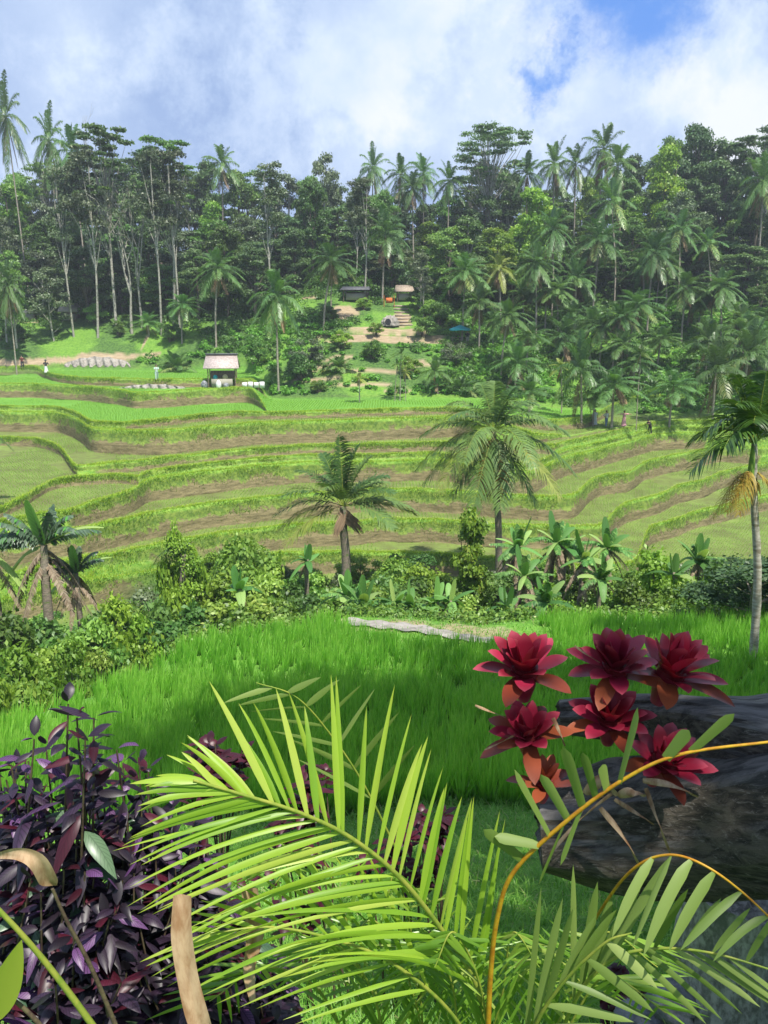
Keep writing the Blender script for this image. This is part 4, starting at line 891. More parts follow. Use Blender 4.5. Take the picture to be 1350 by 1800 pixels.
def gully_cover():
    n = 5200; y = R.uniform(23, 50.5, n); x = R.uniform(-.6, .62, n) * y; cr = crest(x / W_(y)); ok = (y > cr + .8) & ((x / y > -.27) | (y < 37)); x, y = x[ok], y[ok]
    m = len(x); s = R.uniform(.35, .8, m); c = np.stack([x, y, ground_z(x, y) + s * .25], -1); mb = MB(); leafquads(mb, c, np.stack([s, s, s * .8], -1), m * 45, .085, hollow=.4)
    tag(mb.build('gully_undergrowth', M['bush'], smooth=False), 'tangled low growth filling the gully between rice and terraces', 'undergrowth', kind='stuff')
gully_cover()

# ------------------------------------------------------------------ gorge vegetation between the rice and the terraces
BG = 'shrubs in the gully below the terraces'; BNG = 'banana plants in the gully'
BH = {'b1': 2.3, 'b2': 1.8, 'b3': 2.65, 'b4': 1.95, 'b5': 1.8, 'b6': 1.95}
BLK = {'b1': 'bushy green shrub', 'b2': 'fine-leaved green shrub', 'b3': 'large green shrub', 'b4': 'dark green shrub', 'b5': 'yellow-green shrub', 'b6': 'greyish twiggy shrub'}
def zone2(px):
    for lim, s in ((200, 'around the torn banana plants at the left'), (430, 'beside the vine-covered stump'), (620, 'left of the small coconut palm trunk'), (860, 'between the two near coconut palms'), (1100, 'around the big banana clump'), (9999, 'behind the log at the right')):
        if px < lim: return s
BPL = []
def bush_at(key, px, ytop, Y, w=None):
    if px < 290 and Y < 32: ytop = ytop + 28
    g = on_ground(px, Y); h = max(P(px, ytop, Y)[2] - g[2], .5); s = h / BH[key]
    o = place(key, g, (w or 1.0) * max(.55, min(1.5, s ** .6)), R.random() * 6.28, s); BPL.append((o, px, BLK[key], Y, BG, 'shrub')); return o
TOPS = np.array([(-60,1040),(0,1010),(60,1030),(150,1060),(200,1030),(250,1000),(300,985),(350,1010),(400,965),(450,960),(500,985),(560,975),(620,975),(680,955),(720,955),(770,985),(820,985),(870,990),(930,985),(1000,990),(1070,985),(1120,985),(1180,970),(1240,960),(1290,975),(1350,975),(1420,980)])
ks = ['b1', 'b2', 'b4', 'b3', 'b2', 'b6', 'b1', 'b5', 'b2', 'b4']
j = 0
for Y, off, step in ((44, 12, 62), (39, 30, 58), (34.5, 62, 56), (30.5, 98, 56)):
    px = -50 + j * 7 % 30
    while px < 1410:
        p = px + R.normal(0, 10); yt = np.interp(p, TOPS[:, 0], TOPS[:, 1]) + off + R.uniform(-14, 22)
        if Y < 32 and 440 < p < 900: yt += 8
        if p < 270 and Y > 36: px += step; j += 1; continue
        if not (Y > 43 and 1090 < p < 1220): bush_at(ks[j % 10], p, yt, Y + R.uniform(-1.2, 1.2), 1.05)
        px += step * R.uniform(.8, 1.2); j += 1
for key, px, yt, Y, w in (('b1', 30, 1060, 26, 1), ('b4', 110, 1080, 27, 1.1), ('b5', 60, 1150, 22, .8), ('b1', 0, 1130, 21.5, .8), ('b2', 160, 1090, 25.5, .9), ('b5', 215, 1060, 27.5, .8), ('b4', 250, 1040, 29, .9), ('b5', 20, 1190, 19.5, .7), ('b2', 110, 1130, 24, .8), ('b2', -20, 1180, 19, .8),
                         ('b5', 325, 960, 34, .55), ('b1', 415, 958, 37, .9), ('b5', 1150, 1000, 33, 1), ('b5', 1200, 1035, 30, .9), ('b1', 1110, 1030, 31, .9), ('b5', 960, 1050, 30.5, .8), ('b4', 1290, 1000, 32, 1.1), ('b1', 1240, 1040, 29, .9), ('b5', 690, 1075, 29.5, .5), ('b5', 860, 1090, 29, .6), ('b2', 1350, 1020, 29, 1), ('b4', 745, 1060, 29.5, .5),
                         ('b5', 130, 1140, 22.5, .6), ('b2', 185, 1130, 24.5, .6), ('b5', 250, 1085, 27.5, .6)):
    bush_at(key, px, yt, Y, w)
def misc(key, px, ybase, Y, H0, ytop, label, cat, group=None, w=None, name=None):
    g = on_ground(px, Y) if ybase is None else P(px, ybase, Y); h = max(P(px, ytop, Y)[2] - g[2], .3); s = h / H0
    o = place(key, g, w or s, R.random() * 6.28, s); tag(o, label, cat, group); return o
misc('young', 822, None, 37, 4.9, 915, 'light green young tree rising beside the tall coconut palm trunk', 'tree', w=.7)
misc('smalltree', 1318, None, 25.5, 4.1, 985, 'dense dark small tree behind the slim betel palm trunk', 'tree', w=1.15)
misc('smalltree', 1355, None, 27, 4.1, 1000, 'dark small tree cut by the right edge of the photo, above the log', 'tree', w=1.0)
BA = []
for key, px, yh, Y, H0, w, lab in (
  ('ba5', 96, 962, 29.5, 2.5, 1.4, 'largest torn grey banana plant with a skirt of dry leaves, at the left'), ('ba5', 15, 968, 30.5, 2.5, 1.15, 'torn banana plant cut by the left edge of the photo'),
  ('ba5', 150, 1010, 31, 2.5, .95, 'smaller torn banana plant right of the largest torn grey one'),
  ('ba1', 640, 1062, 29, 1.1, .95, 'green banana plant, leftmost of the central pair above the rice'), ('ba1', 612, 1050, 30, 1.1, .9, 'banana plant with upright leaves behind the central pair'), ('ba2', 715, 1058, 29, .8, .9, 'double-stemmed banana plant with brown dry leaves above the pale path'), ('ba2', 772, 1050, 29.5, .8, .9, 'spreading banana plant directly right of the double-stemmed one'),
  ('ba4', 882, 1068, 27.5, .6, 1.1, 'fresh green banana plant behind the leftmost bromeliad'), ('ba1', 955, 1058, 28, 1.1, .9, 'pale green banana plant behind the bromeliads'), ('ba4', 432, 1040, 30, .6, 1.2, 'small banana plant above the left part of the rice'), ('ba4', 540, 985, 37, .6, 1.1, 'tiny banana shoot above the shrubs left of the small coconut palm'),
  ('ba3', 915, 960, 35, 2, 1., 'banana plant at the left of the big clump'), ('ba3', 960, 950, 36.5, 2, 1., 'tallest banana plant of the big clump'), ('ba3', 1010, 985, 34.5, 2, 1., 'banana plant low in the middle of the big clump'), ('ba3', 1050, 955, 36, 2, .95, 'banana plant at the right of the big clump'), ('ba3', 905, 1010, 33, 2, .9, 'banana plant in front at the left of the big clump'), ('ba1', 985, 920, 38, 1.1, 1.05, 'banana plant with upright leaves on top of the big clump'), ('ba1', 1045, 1010, 33, 1.1, .95, 'banana plant in front at the right of the big clump'),
  ('ba1', 1215, 985, 34, 1.1, 1.0, 'banana plant between the big clump and the betel palm'), ('ba4', 1180, 1010, 32, .6, 1.1, 'low banana plant left of the betel palm'),
  ('ba4', 770, 668, 88, .6, 1.4, 'distant banana plant behind the top paddy')):
    g = on_ground(px, Y); z = P(px, yh, Y)[2]; h = z - g[2]
    if Y > 60: o = place(key, g, w, R.random() * 6.28)
    else: o = place(key, [g[0], g[1], min(z - H0 * w, g[2] + 3 * w)], w, R.random() * 6.28)
    tag(o, lab, 'banana plant', BNG)

# near coconut and betel palms with every frond a part
def near_palm(name, heart, base, fr, L, mat, label, tr, bark, hang=.55, nl=46, lw=.05, ll=.26, rot=0.0, tops=None):
    heart = np.array(heart); base = np.array(base); rt = empty(name, base, label, 'palm')
    t = MB(); path = lerp_path([base - [0, 0, .5], base * .6 + heart * .4 + [.1, 0, 0], base * .25 + heart * .75, heart], 24); rad = np.linspace(tr * 1.15, tr * .7, 24)
    rad *= 1 + .05 * np.sin(np.arange(24) * 2.4); tube(t, path, rad, 12, jitter=.1); t.build('trunk', bark, rt)
    for (az, el, ls, dr, mt) in fr:
        m = MB(); r_ = MB()
        frond(m, r_, heart, radians(az), radians(el), L * ls, dr, nl, lw, L * ll, hang * (1.3 if el < 10 else 1), K=3, rr=.028, curl=R.normal(0, .08), rnd=np.clip(R.random() * .6 + R.random(nl) * .3, 0, .95))
        f = m.build('frond', M[mt] if mt else mat, rt); r_.build('rachis', M['rachis_g'] if mt is None else M['dead'], f)
    return rt
# azimuth 0 = right, 90 = away, 180 = left, 270 = towards the viewer
hA = P(868, 758, 48); bA = on_ground(877, 48); 
near_palm('coconut_palm', hA, bA, [(170,78,.95,.35,None),(20,72,1,.4,None),(95,80,.9,.3,None),(300,70,.9,.5,None),(150,52,1.05,.5,None),(35,50,1.1,.5,None),(205,48,1.0,.55,None),(335,45,1.05,.6,None),(180,28,1.05,.55,None),(0,30,1.1,.55,None),(60,30,1,.5,None),(120,30,1,.5,None),
  (235,25,1,.7,None),(290,22,1,.7,None),(190,6,1,.6,None),(350,4,1.05,.6,None),(215,-8,.95,.55,'coco_y'),(320,-12,.95,.6,'coco_y'),(172,-15,.9,.5,None),(15,-18,.9,.55,'coco_y'),(250,-30,.9,.5,None),(285,-40,.85,.4,None),(200,-45,.8,.3,None),(335,-48,.85,.3,None),(264,-58,.62,.25,'orange'),(275,-72,.75,.1,'dead')],
  4.9, M['coco_n'], 'tall coconut palm with a hanging orange frond, in front of the terraces', .22, M['bark_m'], hang=.6, nl=54, ll=.27, lw=.085)
hB = P(603, 890, 43); bB = on_ground(607, 43)
near_palm('coconut_palm', hB, bB, [(100,86,1.05,.15,None),(60,80,1,.2,None),(150,70,1.0,.3,None),(20,68,1.0,.3,None),(175,55,1.05,.4,None),(5,52,.95,.4,None),(190,38,1.0,.45,None),(345,40,.9,.4,None),(180,22,.95,.5,None),(0,22,1.05,.5,None),(120,45,.9,.4,None),(45,40,.9,.4,None),(186,8,.85,.5,'golden2'),(200,-5,.8,.45,'golden2'),(10,12,.95,.35,'coco_y'),(330,15,.8,.5,None),(240,60,.8,.5,None),(300,-70,.2,.1,'dead')] if False else
  [(100,86,1.05,.15,None),(60,80,1,.2,None),(150,70,1.0,.3,None),(20,68,1.0,.3,None),(175,55,1.05,.4,None),(5,52,.95,.4,None),(190,38,1.0,.45,None),(345,40,.9,.4,None),(180,22,.95,.5,None),(0,22,1.05,.5,None),(120,45,.9,.4,None),(45,40,.9,.4,None),(186,8,.85,.5,'coco_y'),(200,-5,.8,.45,'coco_y'),(10,12,.95,.35,'coco_y'),(330,15,.8,.5,None),(240,60,.8,.5,None),(300,-70,.2,.1,'dead')],
  4.5, M['coco_n'], 'smaller coconut palm with upright fronds in the middle of the gully', .26, M['bark_m'], hang=.4, nl=54, ll=.26, lw=.085)
hC = P(1326, 780, 21); bC = on_ground(1325, 21)
near_palm('betel_palm', hC, bC, [(170,76,1.1,.35,None),(140,72,1.1,.35,None),(200,66,1.0,.5,None),(20,76,1.1,.3,None),(330,66,1.05,.4,None),(260,82,1.05,.3,None),(175,55,.9,.7,None),(215,50,.85,.75,None),(155,40,.8,.7,None),(0,50,1,.6,None),(100,60,1,.6,None),(60,66,1,.5,None),(240,62,.9,.6,None),(190,25,.75,.8,None),(30,30,.9,.7,None)],
  2.7, M['areca'], 'slim betel palm with ringed trunk and golden fruit stalks at the right', .11, M['areca_bark'], hang=.6, nl=38, lw=.06, ll=.34)
rtC = [o for o in col.objects if o.type == 'EMPTY' and o.name.startswith('betel_palm') and o.get('label', '').startswith('slim betel')][0]
m = MB(); tube(m, [hC + [0, 0, .15], hC - [0, 0, .5], hC - [0, 0, 1.0]], [.06, .09, .10], 12); m.build('crownshaft', M['shaft'], rtC)
for (az, ln) in ((185, 1.2), (205, 1.0), (230, 1.0), (345, .95)):
    m = MB(); n = 46; b = hC - [0, 0, .75]; 
    frond(m, m, b, radians(az), radians(-5), ln * .8, 1.3, 34, .03, .42, .9, rr=.018, K=3); m.build('dry_frond', M['golden'], rtC)
for az in (200, 290, 350):
    m = MB(); b = hC - [0, 0, 1.02]; a = radians(az)
    for q in range(16):
        aa = a + R.normal(0, .4); l = R.uniform(.25, .5); d = np.array([cos(aa), sin(aa), 0])
        tube(m, lerp_path([b, b + d * l * .5 + [0, 0, -.05], b + d * l * .7 + [0, 0, -l * .8]], 6), np.linspace(.012, .005, 6), 4, False)
    m.build('fruit_stalk', M['golden'], rtC)
# frond stump overgrown with creeper
rt = empty('creeper_covered_palm', on_ground(320, 33.5), 'stunted palm stump smothered in yellow-green creeper at the left of the gully', 'palm')
g = np.array(rt.location); hD = P(322, 975, 33.5); m = MB(); tube(m, lerp_path([g - [0, 0, .3], (g + hD) / 2, hD], 6), np.linspace(.2, .14, 6), 8); m.build('trunk', M['bark_m'], rt)
for az, el in ((165, 62), (185, 48), (95, 70)): 
    m = MB(); frond(m, m, hD - [0, 0, .1], radians(az), radians(el), 2.0, .9, 30, .045, .5, .9, rr=.03); m.build('frond', M['coco_n'], rt)
m = MB(); cc = np.linspace(g, hD, 9) + R.normal(0, .22, (9, 3)); leafquads(m, cc, np.full((9, 3), .6), 5000, .075, hollow=.5); m.build('creeper', M['lime'], rt, smooth=False)
# frond tip reaching in from the left over the terraces
rt = empty('coconut_palm', on_ground(-90, 46), 'coconut palm outside the left edge whose frond tip hangs into the photo', 'palm'); m = MB(); hE = P(-90, 735, 46); gE = np.array(rt.location)
tube(m, lerp_path([gE - [0, 0, .3], (gE + hE) / 2 + [-.3, 0, 0], hE], 9), np.linspace(.2, .13, 9), 8); m.build('trunk', M['bark_c'], rt)
for j in range(18):
    m = MB(); frond(m, m, hE, j * 2.4, radians(70 - 5 * j), 3.4 if j != 9 else 3.9, .5, 40, .06, .85, .6, rr=.03, K=3); m.build('frond', M['coco_n'], rt)

# ------------------------------------------------------------------ built things on the far side
def facing(loc): return math.atan2(-loc[0], loc[1]) if False else 0.0
def stall(px, py, w, d, h, roofmat, ridge, label, cat, name='market_stall', rz=0.0, open_=True, y0=84, thick=.06, pitch=.5, goods=True):
    g = ground_hit(px, py, y0); rt = empty(name, g, label, cat, rz=0); ca, sa = cos(rz), sin(rz)
    def T(v): return g + np.array([v[0] * ca - v[1] * sa, v[0] * sa + v[1] * ca, v[2]])
    for sx in (-1, 1):
        for sy in (-1, 1):
            m = MB(); tube(m, [T((sx * w * .45, sy * d * .45, -.3)), T((sx * w * .45, sy * d * .45, h))], .06, 6); m.build('post', M['wood'], rt)
    m = MB(); rh = h + d * pitch * .55; ov = .3
    for sy in (-1, 1):
        a = np.array([T((-w / 2 - ov, sy * (d / 2 + ov), h - .12)), T((w / 2 + ov, sy * (d / 2 + ov), h - .12)), T((w / 2 + ov - .25, 0, rh)), T((-w / 2 - ov + .25, 0, rh))])
        m.add(np.concatenate([a, a - [0, 0, thick]]), [[0, 1, 2, 3], [7, 6, 5, 4], [0, 4, 5, 1], [1, 5, 6, 2], [2, 6, 7, 3], [3, 7, 4, 0]])
    rf = m.build('roof', M[roofmat], rt, smooth=False)
    if ridge: m = MB(); box(m, T((0, 0, rh + .06)), (w + ov, .35, .14), rz); m.build('ridge_cap', M['tin_d'], rf, smooth=False)
    if goods:
        m = MB(); box(m, T((0, -d * .32, .45)), (w * .7, .5, .9), rz); m.build('counter', M['cl_khaki'], rt, smooth=False)
        m = MB(); box(m, T((0, d * .42, h * .42)), (w * .85, .06, h * .7), rz); m.build('back_wall', M['wood'], rt, smooth=False)
        m = MB(); box(m, T((0, -d * .25, h * .62)), (w * .8, .3, .05), rz); m.build('shelf', M['wood'], rt, smooth=False)
    return rt, T
r_, T = stall(392, 680, 3.2, 2.4, 2.2, 'tin', True, 'open-sided stall with pale pink roof at the front corner of the upper paddy', 'stall', rz=.12, y0=75, pitch=.95)
def thing1(name, mbuild, mat, label, cat, group=None, smooth=False):
    m = MB(); mbuild(m); v = np.concatenate(m.v); org = [v[:, 0].mean(), v[:, 1].mean(), v[:, 2].min()]
    return tag(m.build(name, M[mat], origin=org, smooth=smooth), label, cat, group)
def bag(m, c, s):
    # soft sack: squashed ring stack
    for_ = [(0, .8), (.25, 1), (.6, .95), (.85, .6), (1, .25)]
    tube(m, [c + np.array([0, 0, s[2] * a]) for a, _ in for_], [s[0] * b for _, b in for_], 10)
thing1('sack', lambda m: bag(m, T((-1.9, -.9, 0)), (.38, .38, .75)), 'grey_m', 'dark grey sack slumped at the left corner of the pink-roofed stall', 'sack')
thing1('sack', lambda m: bag(m, T((-.35, -1.25, 0)), (.3, .3, .8)), 'white', 'white sack standing in front of the pink-roofed stall counter', 'sack')
thing1('sack', lambda m: bag(m, T((.45, -1.2, 0)), (.32, .32, .5)), 'grey_m', 'dark bag lying before the right half of the stall counter', 'sack')
thing1('display_bundle', lambda m: bag(m, T((-.7, -.75, .9)), (.25, .2, .45)), 'turq', 'small turquoise bundle on the pink-roofed stall counter', 'bundle')
thing1('display_bundle', lambda m: bag(m, T((.35, -.75, .9)), (.3, .2, .5)), 'cl_straw', 'straw-coloured bundle on the pink-roofed stall counter', 'bundle')
thing1('low_wall', lambda m: [box(m, T((2.4 + .62 * q, -.7, .22)), (.5, .4, .55 + .1 * (q % 2)), .1 * q) for q in range(4)], 'white', 'short row of whitewashed blocks right of the pink-roofed stall', 'wall')
stall(125, 563, 2.2, 2.0, 1.5, 'thatch', False, 'small thatched field hut on the upper left meadow', 'hut', name='thatched_hut', rz=.05, thick=.28, pitch=.9, y0=90)
stall(55, 563, 2.0, 1.6, 1.2, 'tin_d', False, 'low dark shelter among the trees at the far left', 'hut', name='field_shelter', rz=.0, pitch=.3, y0=90)
stall(626, 528, 3.6, 2.2, 1.5, 'tin_d', False, 'dark low-roofed hut at the top left of the clearing', 'hut', name='forest_hut', rz=-.1, pitch=.3, y0=96)
stall(710, 528, 2.2, 1.8, 1.3, 'tan_roof', False, 'small hut with pale tan roof above the clearing steps', 'hut', name='forest_hut', rz=.05, pitch=.8, y0=96)
# turquoise parasol
g = ground_hit(808, 604, 88); rt = empty('parasol', g, 'turquoise parasol at the forest edge right of the clearing', 'parasol'); m = MB(); tube(m, [g - [0, 0, .2], g + [0, 0, 2.2]], .03, 6); m.build('pole', M['wood'], rt)
m = MB(); th = np.arange(8) / 8 * 2 * pi; ring = g + np.stack([np.cos(th) * 1.35, np.sin(th) * 1.35, 1.75 + .04 * np.cos(4 * th)], -1); v = np.concatenate([ring, ring - [0, 0, .16], [g + [0, 0, 2.3]]]); k = np.arange(8)
m.add(v, np.stack([k, np.roll(k, -1), np.full(8, 16)], -1)); m.add(v, np.stack([k, k + 8, np.roll(k, -1) + 8, np.roll(k, -1)], -1)); m.build('canopy', M['turq'], rt, smooth=False)
g2 = g + [-.5, -.6, 0]; rt = empty('table', g2, 'small dark vendor table under the turquoise parasol', 'table'); m = MB(); box(m, g2 + [0, 0, .72], (1.2, .6, .06)); m.build('table_top', M['wood'], rt, smooth=False)
for sx in (-.5, .5):
    for sy in (-.24, .24): m = MB(); tube(m, [g2 + [sx, sy, -.1], g2 + [sx, sy, .7]], .03, 5); m.build('leg', M['wood'], rt)
# domed photo shelter, cloth, steps, rock face
g = ground_hit(686, 572, 96); rt = empty('domed_shelter', g, 'pale grey domed shelter with a dark opening on the bare clearing', 'shelter')
m = MB(); nu, nv = 36, 14; U, V = np.meshgrid(np.linspace(0, 2 * pi, nu), np.linspace(0, pi / 2, nv)); rr = 1.25 + .10 * np.sin(U * 9 + V * 7) + .08 * np.sin(V * 17)
v = g + np.stack([np.cos(U) * np.cos(V) * rr, np.sin(U) * np.cos(V) * rr * .8, np.sin(V) * rr * 1.05 - .1], -1); idx = np.arange(nu * nv).reshape(nv, nu)
m.add(v.reshape(-1, 3), np.stack([idx[:-1, :-1], idx[:-1, 1:], idx[1:, 1:], idx[1:, :-1]], -1).reshape(-1, 4)); m.build('dome', M['stone'], rt)
m = MB(); tube(m, [g + [-.3, -.8, .5], g + [-.3, -1.1, .45]], [.36, .4], 14); m.build('opening', M['cl_dark'], rt)  # solid dark plug stands in for the shade inside the opening
g = ground_hit(684, 540, 99); thing1('orange_banner', lambda m: [box(m, g + [0, 0, .9], (.9, .06, .7), .1), tube(m, [g + [-.7, 0, -.1], g + [-.7, 0, 1.6]], .04, 5), tube(m, [g + [.7, 0.1, -.1], g + [.7, 0.1, 1.6]], .04, 5)], 'cl_orange', 'orange banner stretched between two sticks above the domed shelter', 'banner')
def steps(m):
    for q in range(7):
        g = ground_hit(712 - q * 1.5, 572 - q * 5.5, 96); box(m, g + [0, 0, .05], (2.0, .35, .25), .05)
thing1('log_steps', steps, 'tan_roof', 'flight of earth and log steps right of the domed shelter', 'steps')
def rockface(m, px0, px1, py, hh, y0, dep=1.0):
    n = 60; nv = 10; gr = [ground_hit(p, py + 0 * p, y0) for p in np.linspace(px0, px1, n)]
    s = np.linspace(0, 1, n); env = np.sin(s * pi) ** .5; V = np.linspace(0, 1, nv); A = np.array(gr)
    z = (V[:, None] * hh * env * (1 + .06 * np.sin(s * 31))); off = (-dep * .45 * (1 - V[:, None] ** 2) + .22 * np.sin(s * 55 + V[:, None] * 3) + .05 * R.normal(size=(nv, n)))
    v = np.stack([np.broadcast_to(A[:, 0], z.shape) , A[:, 1] + off + V[:, None] * dep * .4, A[:, 2] + z - .3], -1); idx = np.arange(n * nv).reshape(nv, n)
    m.add(v.reshape(-1, 3), np.stack([idx[:-1, :-1], idx[:-1, 1:], idx[1:, 1:], idx[1:, :-1]], -1).reshape(-1, 4))
    vb = v[-1] + [0, 1.6, -.5]; m.add(np.concatenate([v[-1], vb]), np.stack([np.arange(n - 1), np.arange(1, n), np.arange(1, n) + n, np.arange(n - 1) + n], -1))
thing1('rock_outcrop', lambda m: rockface(m, 110, 232, 641, 1.3, 90), 'stone', 'pale rock face cut into the bank behind the upper left paddy', 'rock', smooth=True)
thing1('rubble_wall', lambda m: rockface(m, 200, 335, 683, .75, 76, .5), 'stone', 'low pale rubble edging below the front of the upper left paddy', 'wall', smooth=True)

# people -------------------------------------------------------------
def person(px, py, label, top, bottom, dress=False, hat=None, arms='down', H=1.65, facing=0.0, lean=0.0, y0=70, g=None, step=.12):
    g = ground_hit(px, py, y0) if g is None else g
    s = H / 1.7; rt = empty('person', g, label, 'person')
    ca, sa = cos(facing), sin(facing)
    def q(x, y, z): 
        y = y - lean * max(z - .9, 0); z = z - abs(lean) * .25 * max(z - .9, 0)
        return np.array([x * ca - y * sa, x * sa + y * ca, z]) * s
    aw = {'down': (.26, .06, 1.12, .27, -.08, .86), 'hip': (.36, .1, 1.15, .2, -.12, 1.0), 'out': (.46, 0, 1.34, .70, -.05, 1.36), 'front': (.24, -.12, 1.16, .14, -.34, 1.2)}[arms]
    J = {'pel': (0, 0, .93, .135), 'waist': (0, 0, 1.08, .12), 'chest': (0, 0, 1.28, .14), 'neck': (0, 0, 1.44, .055), 'jaw': (0, -.02, 1.51, .075), 'head': (0, -.01, 1.60, .095), 'crown': (0, 0, 1.68, .06), 'nose': (0, -.1, 1.58, .02)}
    E = [('pel', 'waist'), ('waist', 'chest'), ('chest', 'neck'), ('neck', 'jaw'), ('jaw', 'head'), ('head', 'crown'), ('head', 'nose')]
    for i, sx in ((0, -1), (1, 1)):
        st = step * (1 if i else -1)
        J.update({f'sh{i}': (sx * .19, 0, 1.38, .055), f'el{i}': (sx * aw[0], aw[1], aw[2], .042), f'wr{i}': (sx * aw[3], aw[4], aw[5], .03), f'ha{i}': (sx * (aw[3] + .01), aw[4] - .03, aw[5] - .09, .034),
                  f'hp{i}': (sx * .1, 0, .88, .09), f'kn{i}': (sx * .11, -.02 + st * .5, .48, .06), f'an{i}': (sx * .11, .02 + st, .09, .04), f'to{i}': (sx * .12, -.12 + st, .035, .035)})
        E += [('chest', f'sh{i}'), (f'sh{i}', f'el{i}'), (f'el{i}', f'wr{i}'), (f'wr{i}', f'ha{i}'), ('pel', f'hp{i}'), (f'hp{i}', f'kn{i}'), (f'kn{i}', f'an{i}'), (f'an{i}', f'to{i}')]
    nm = list(J); me = bpy.data.meshes.new('body'); me.from_pydata([tuple(q(*J[n][:3])) for n in nm], [(nm.index(a), nm.index(b)) for a, b in E], [])
    o = bpy.data.objects.new('body', me); col.objects.link(o); o.parent = rt; me.materials.append(M['skin'])
    sk = o.modifiers.new('skin', 'SKIN'); sv = me.skin_vertices[0].data if me.skin_vertices else None
    if sv is None: me.attributes  # created by the modifier below
    if not me.skin_vertices:
        bpy.context.view_layer.objects.active = o; o.select_set(True); bpy.ops.mesh.customdata_skin_add(); sv = me.skin_vertices[0].data
    for i, n in enumerate(nm): sv[i].radius = (J[n][3] * s, J[n][3] * s); sv[i].use_root = (n == 'pel')
    o.modifiers.new('sub', 'SUBSURF').levels = 1; o.modifiers['sub'].render_levels = 1
    def w(name, lst, mat, sides=12):
        m = MB()
        for pts, rad in lst:
            a = np.array([g + q(*p) for p in pts]); tube(m, lerp_path(a, 8), np.interp(np.linspace(0, 1, 8), np.linspace(0, 1, len(rad)), rad) * s, sides)
        m.build(name, M[mat], rt)
    j = lambda n: J[n][:3]
    w('shirt', [((j('pel'), j('waist'), j('chest'), (0, 0, 1.42)), (.165, .15, .18, .09))] + [((j(f'sh{i}'), tuple((a + b) / 2 for a, b in zip(j(f'sh{i}'), j(f'el{i}'))), j(f'el{i}')), (.08, .07, .06)) for i in (0, 1)], top)
    if dress: w('skirt', [((j('pel'), (0, 0, .5), (0, 0, .12)), (.17, .22, .30))], bottom)
    else: w('trousers', [((j(f'hp{i}'), j(f'kn{i}'), j(f'an{i}')), (.115, .085, .06)) for i in (0, 1)] + [(((0, 0, .86), (0, 0, 1.0)), (.15, .155))], bottom)
    w('hair', [(((0, .02, 1.56), (0, .02, 1.66), (0, .01, 1.715)), (.10, .112, .05))], 'hair')
    if hat: w('hat', [(((0, 0, 1.66), (0, 0, 1.72), (0, 0, 1.80)), (.27, .15, .03))], hat, 14)
person(40, 648, 'person in dark maroon clothes at the left end of the upper paddy', 'cl_maroon', 'cl_dark', arms='hip', y0=80)
person(82, 657, 'person in white skirt and dark hat on the paddy edge path at the left', 'cl_dark', 'cl_white', dress=True, arms='hip', y0=80, hat='cl_dark')
person(276, 668, 'person in pale mint clothes standing on the upper paddy edge', 'cl_mint', 'cl_mint', arms='front', y0=76, facing=.4)
person(1045, 748, 'person in long white dress at the left of the four on the right terrace', 'cl_white', 'cl_white', dress=True, y0=72)
person(1065, 750, 'person in white top with blue bag on the right terrace path', 'cl_white', 'cl_blue', arms='hip', y0=72, facing=.5)
person(1096, 751, 'person in pink dress with arms held out on the right terrace', 'cl_pink', 'cl_pink', dress=True, arms='out', y0=72)
person(1142, 763, 'person in black bending forward at the right end of the terrace path', 'cl_black', 'cl_black', arms='front', y0=70, lean=.5, facing=-1.2)
g = ground_hit(815, 605, 88); person(815, 605, 'person in dark clothes beside the table under the turquoise parasol', 'cl_dark', 'cl_khaki', g=g + [.5, .3, 0])

# pale stone path beyond the rice
def path():
    m = MB(); a = np.array([on_ground(px, Y, .05) for px, Y in ((610, 26.0), (680, 25.2), (740, 24.6), (800, 23.9), (860, 23.3), (930, 23.0))]); c = lerp_path(a, 60); w = .42 + .1 * np.sin(np.arange(60) * .8)
    l = c + np.stack([0 * w, w, 0 * w], -1); r = c - np.stack([0 * w, w, 0 * w], -1); l[:, 2] = ground_z(l[:, 0], l[:, 1]) + .08; r[:, 2] = ground_z(r[:, 0], r[:, 1]) + .08
    v = np.stack([l, r], 1); idx = np.arange(120).reshape(60, 2); m.add(v.reshape(-1, 3), np.stack([idx[:-1, 0], idx[:-1, 1], idx[1:, 1], idx[1:, 0]], -1))
    tag(m.build('path', M['stone']), kind='structure')
path()

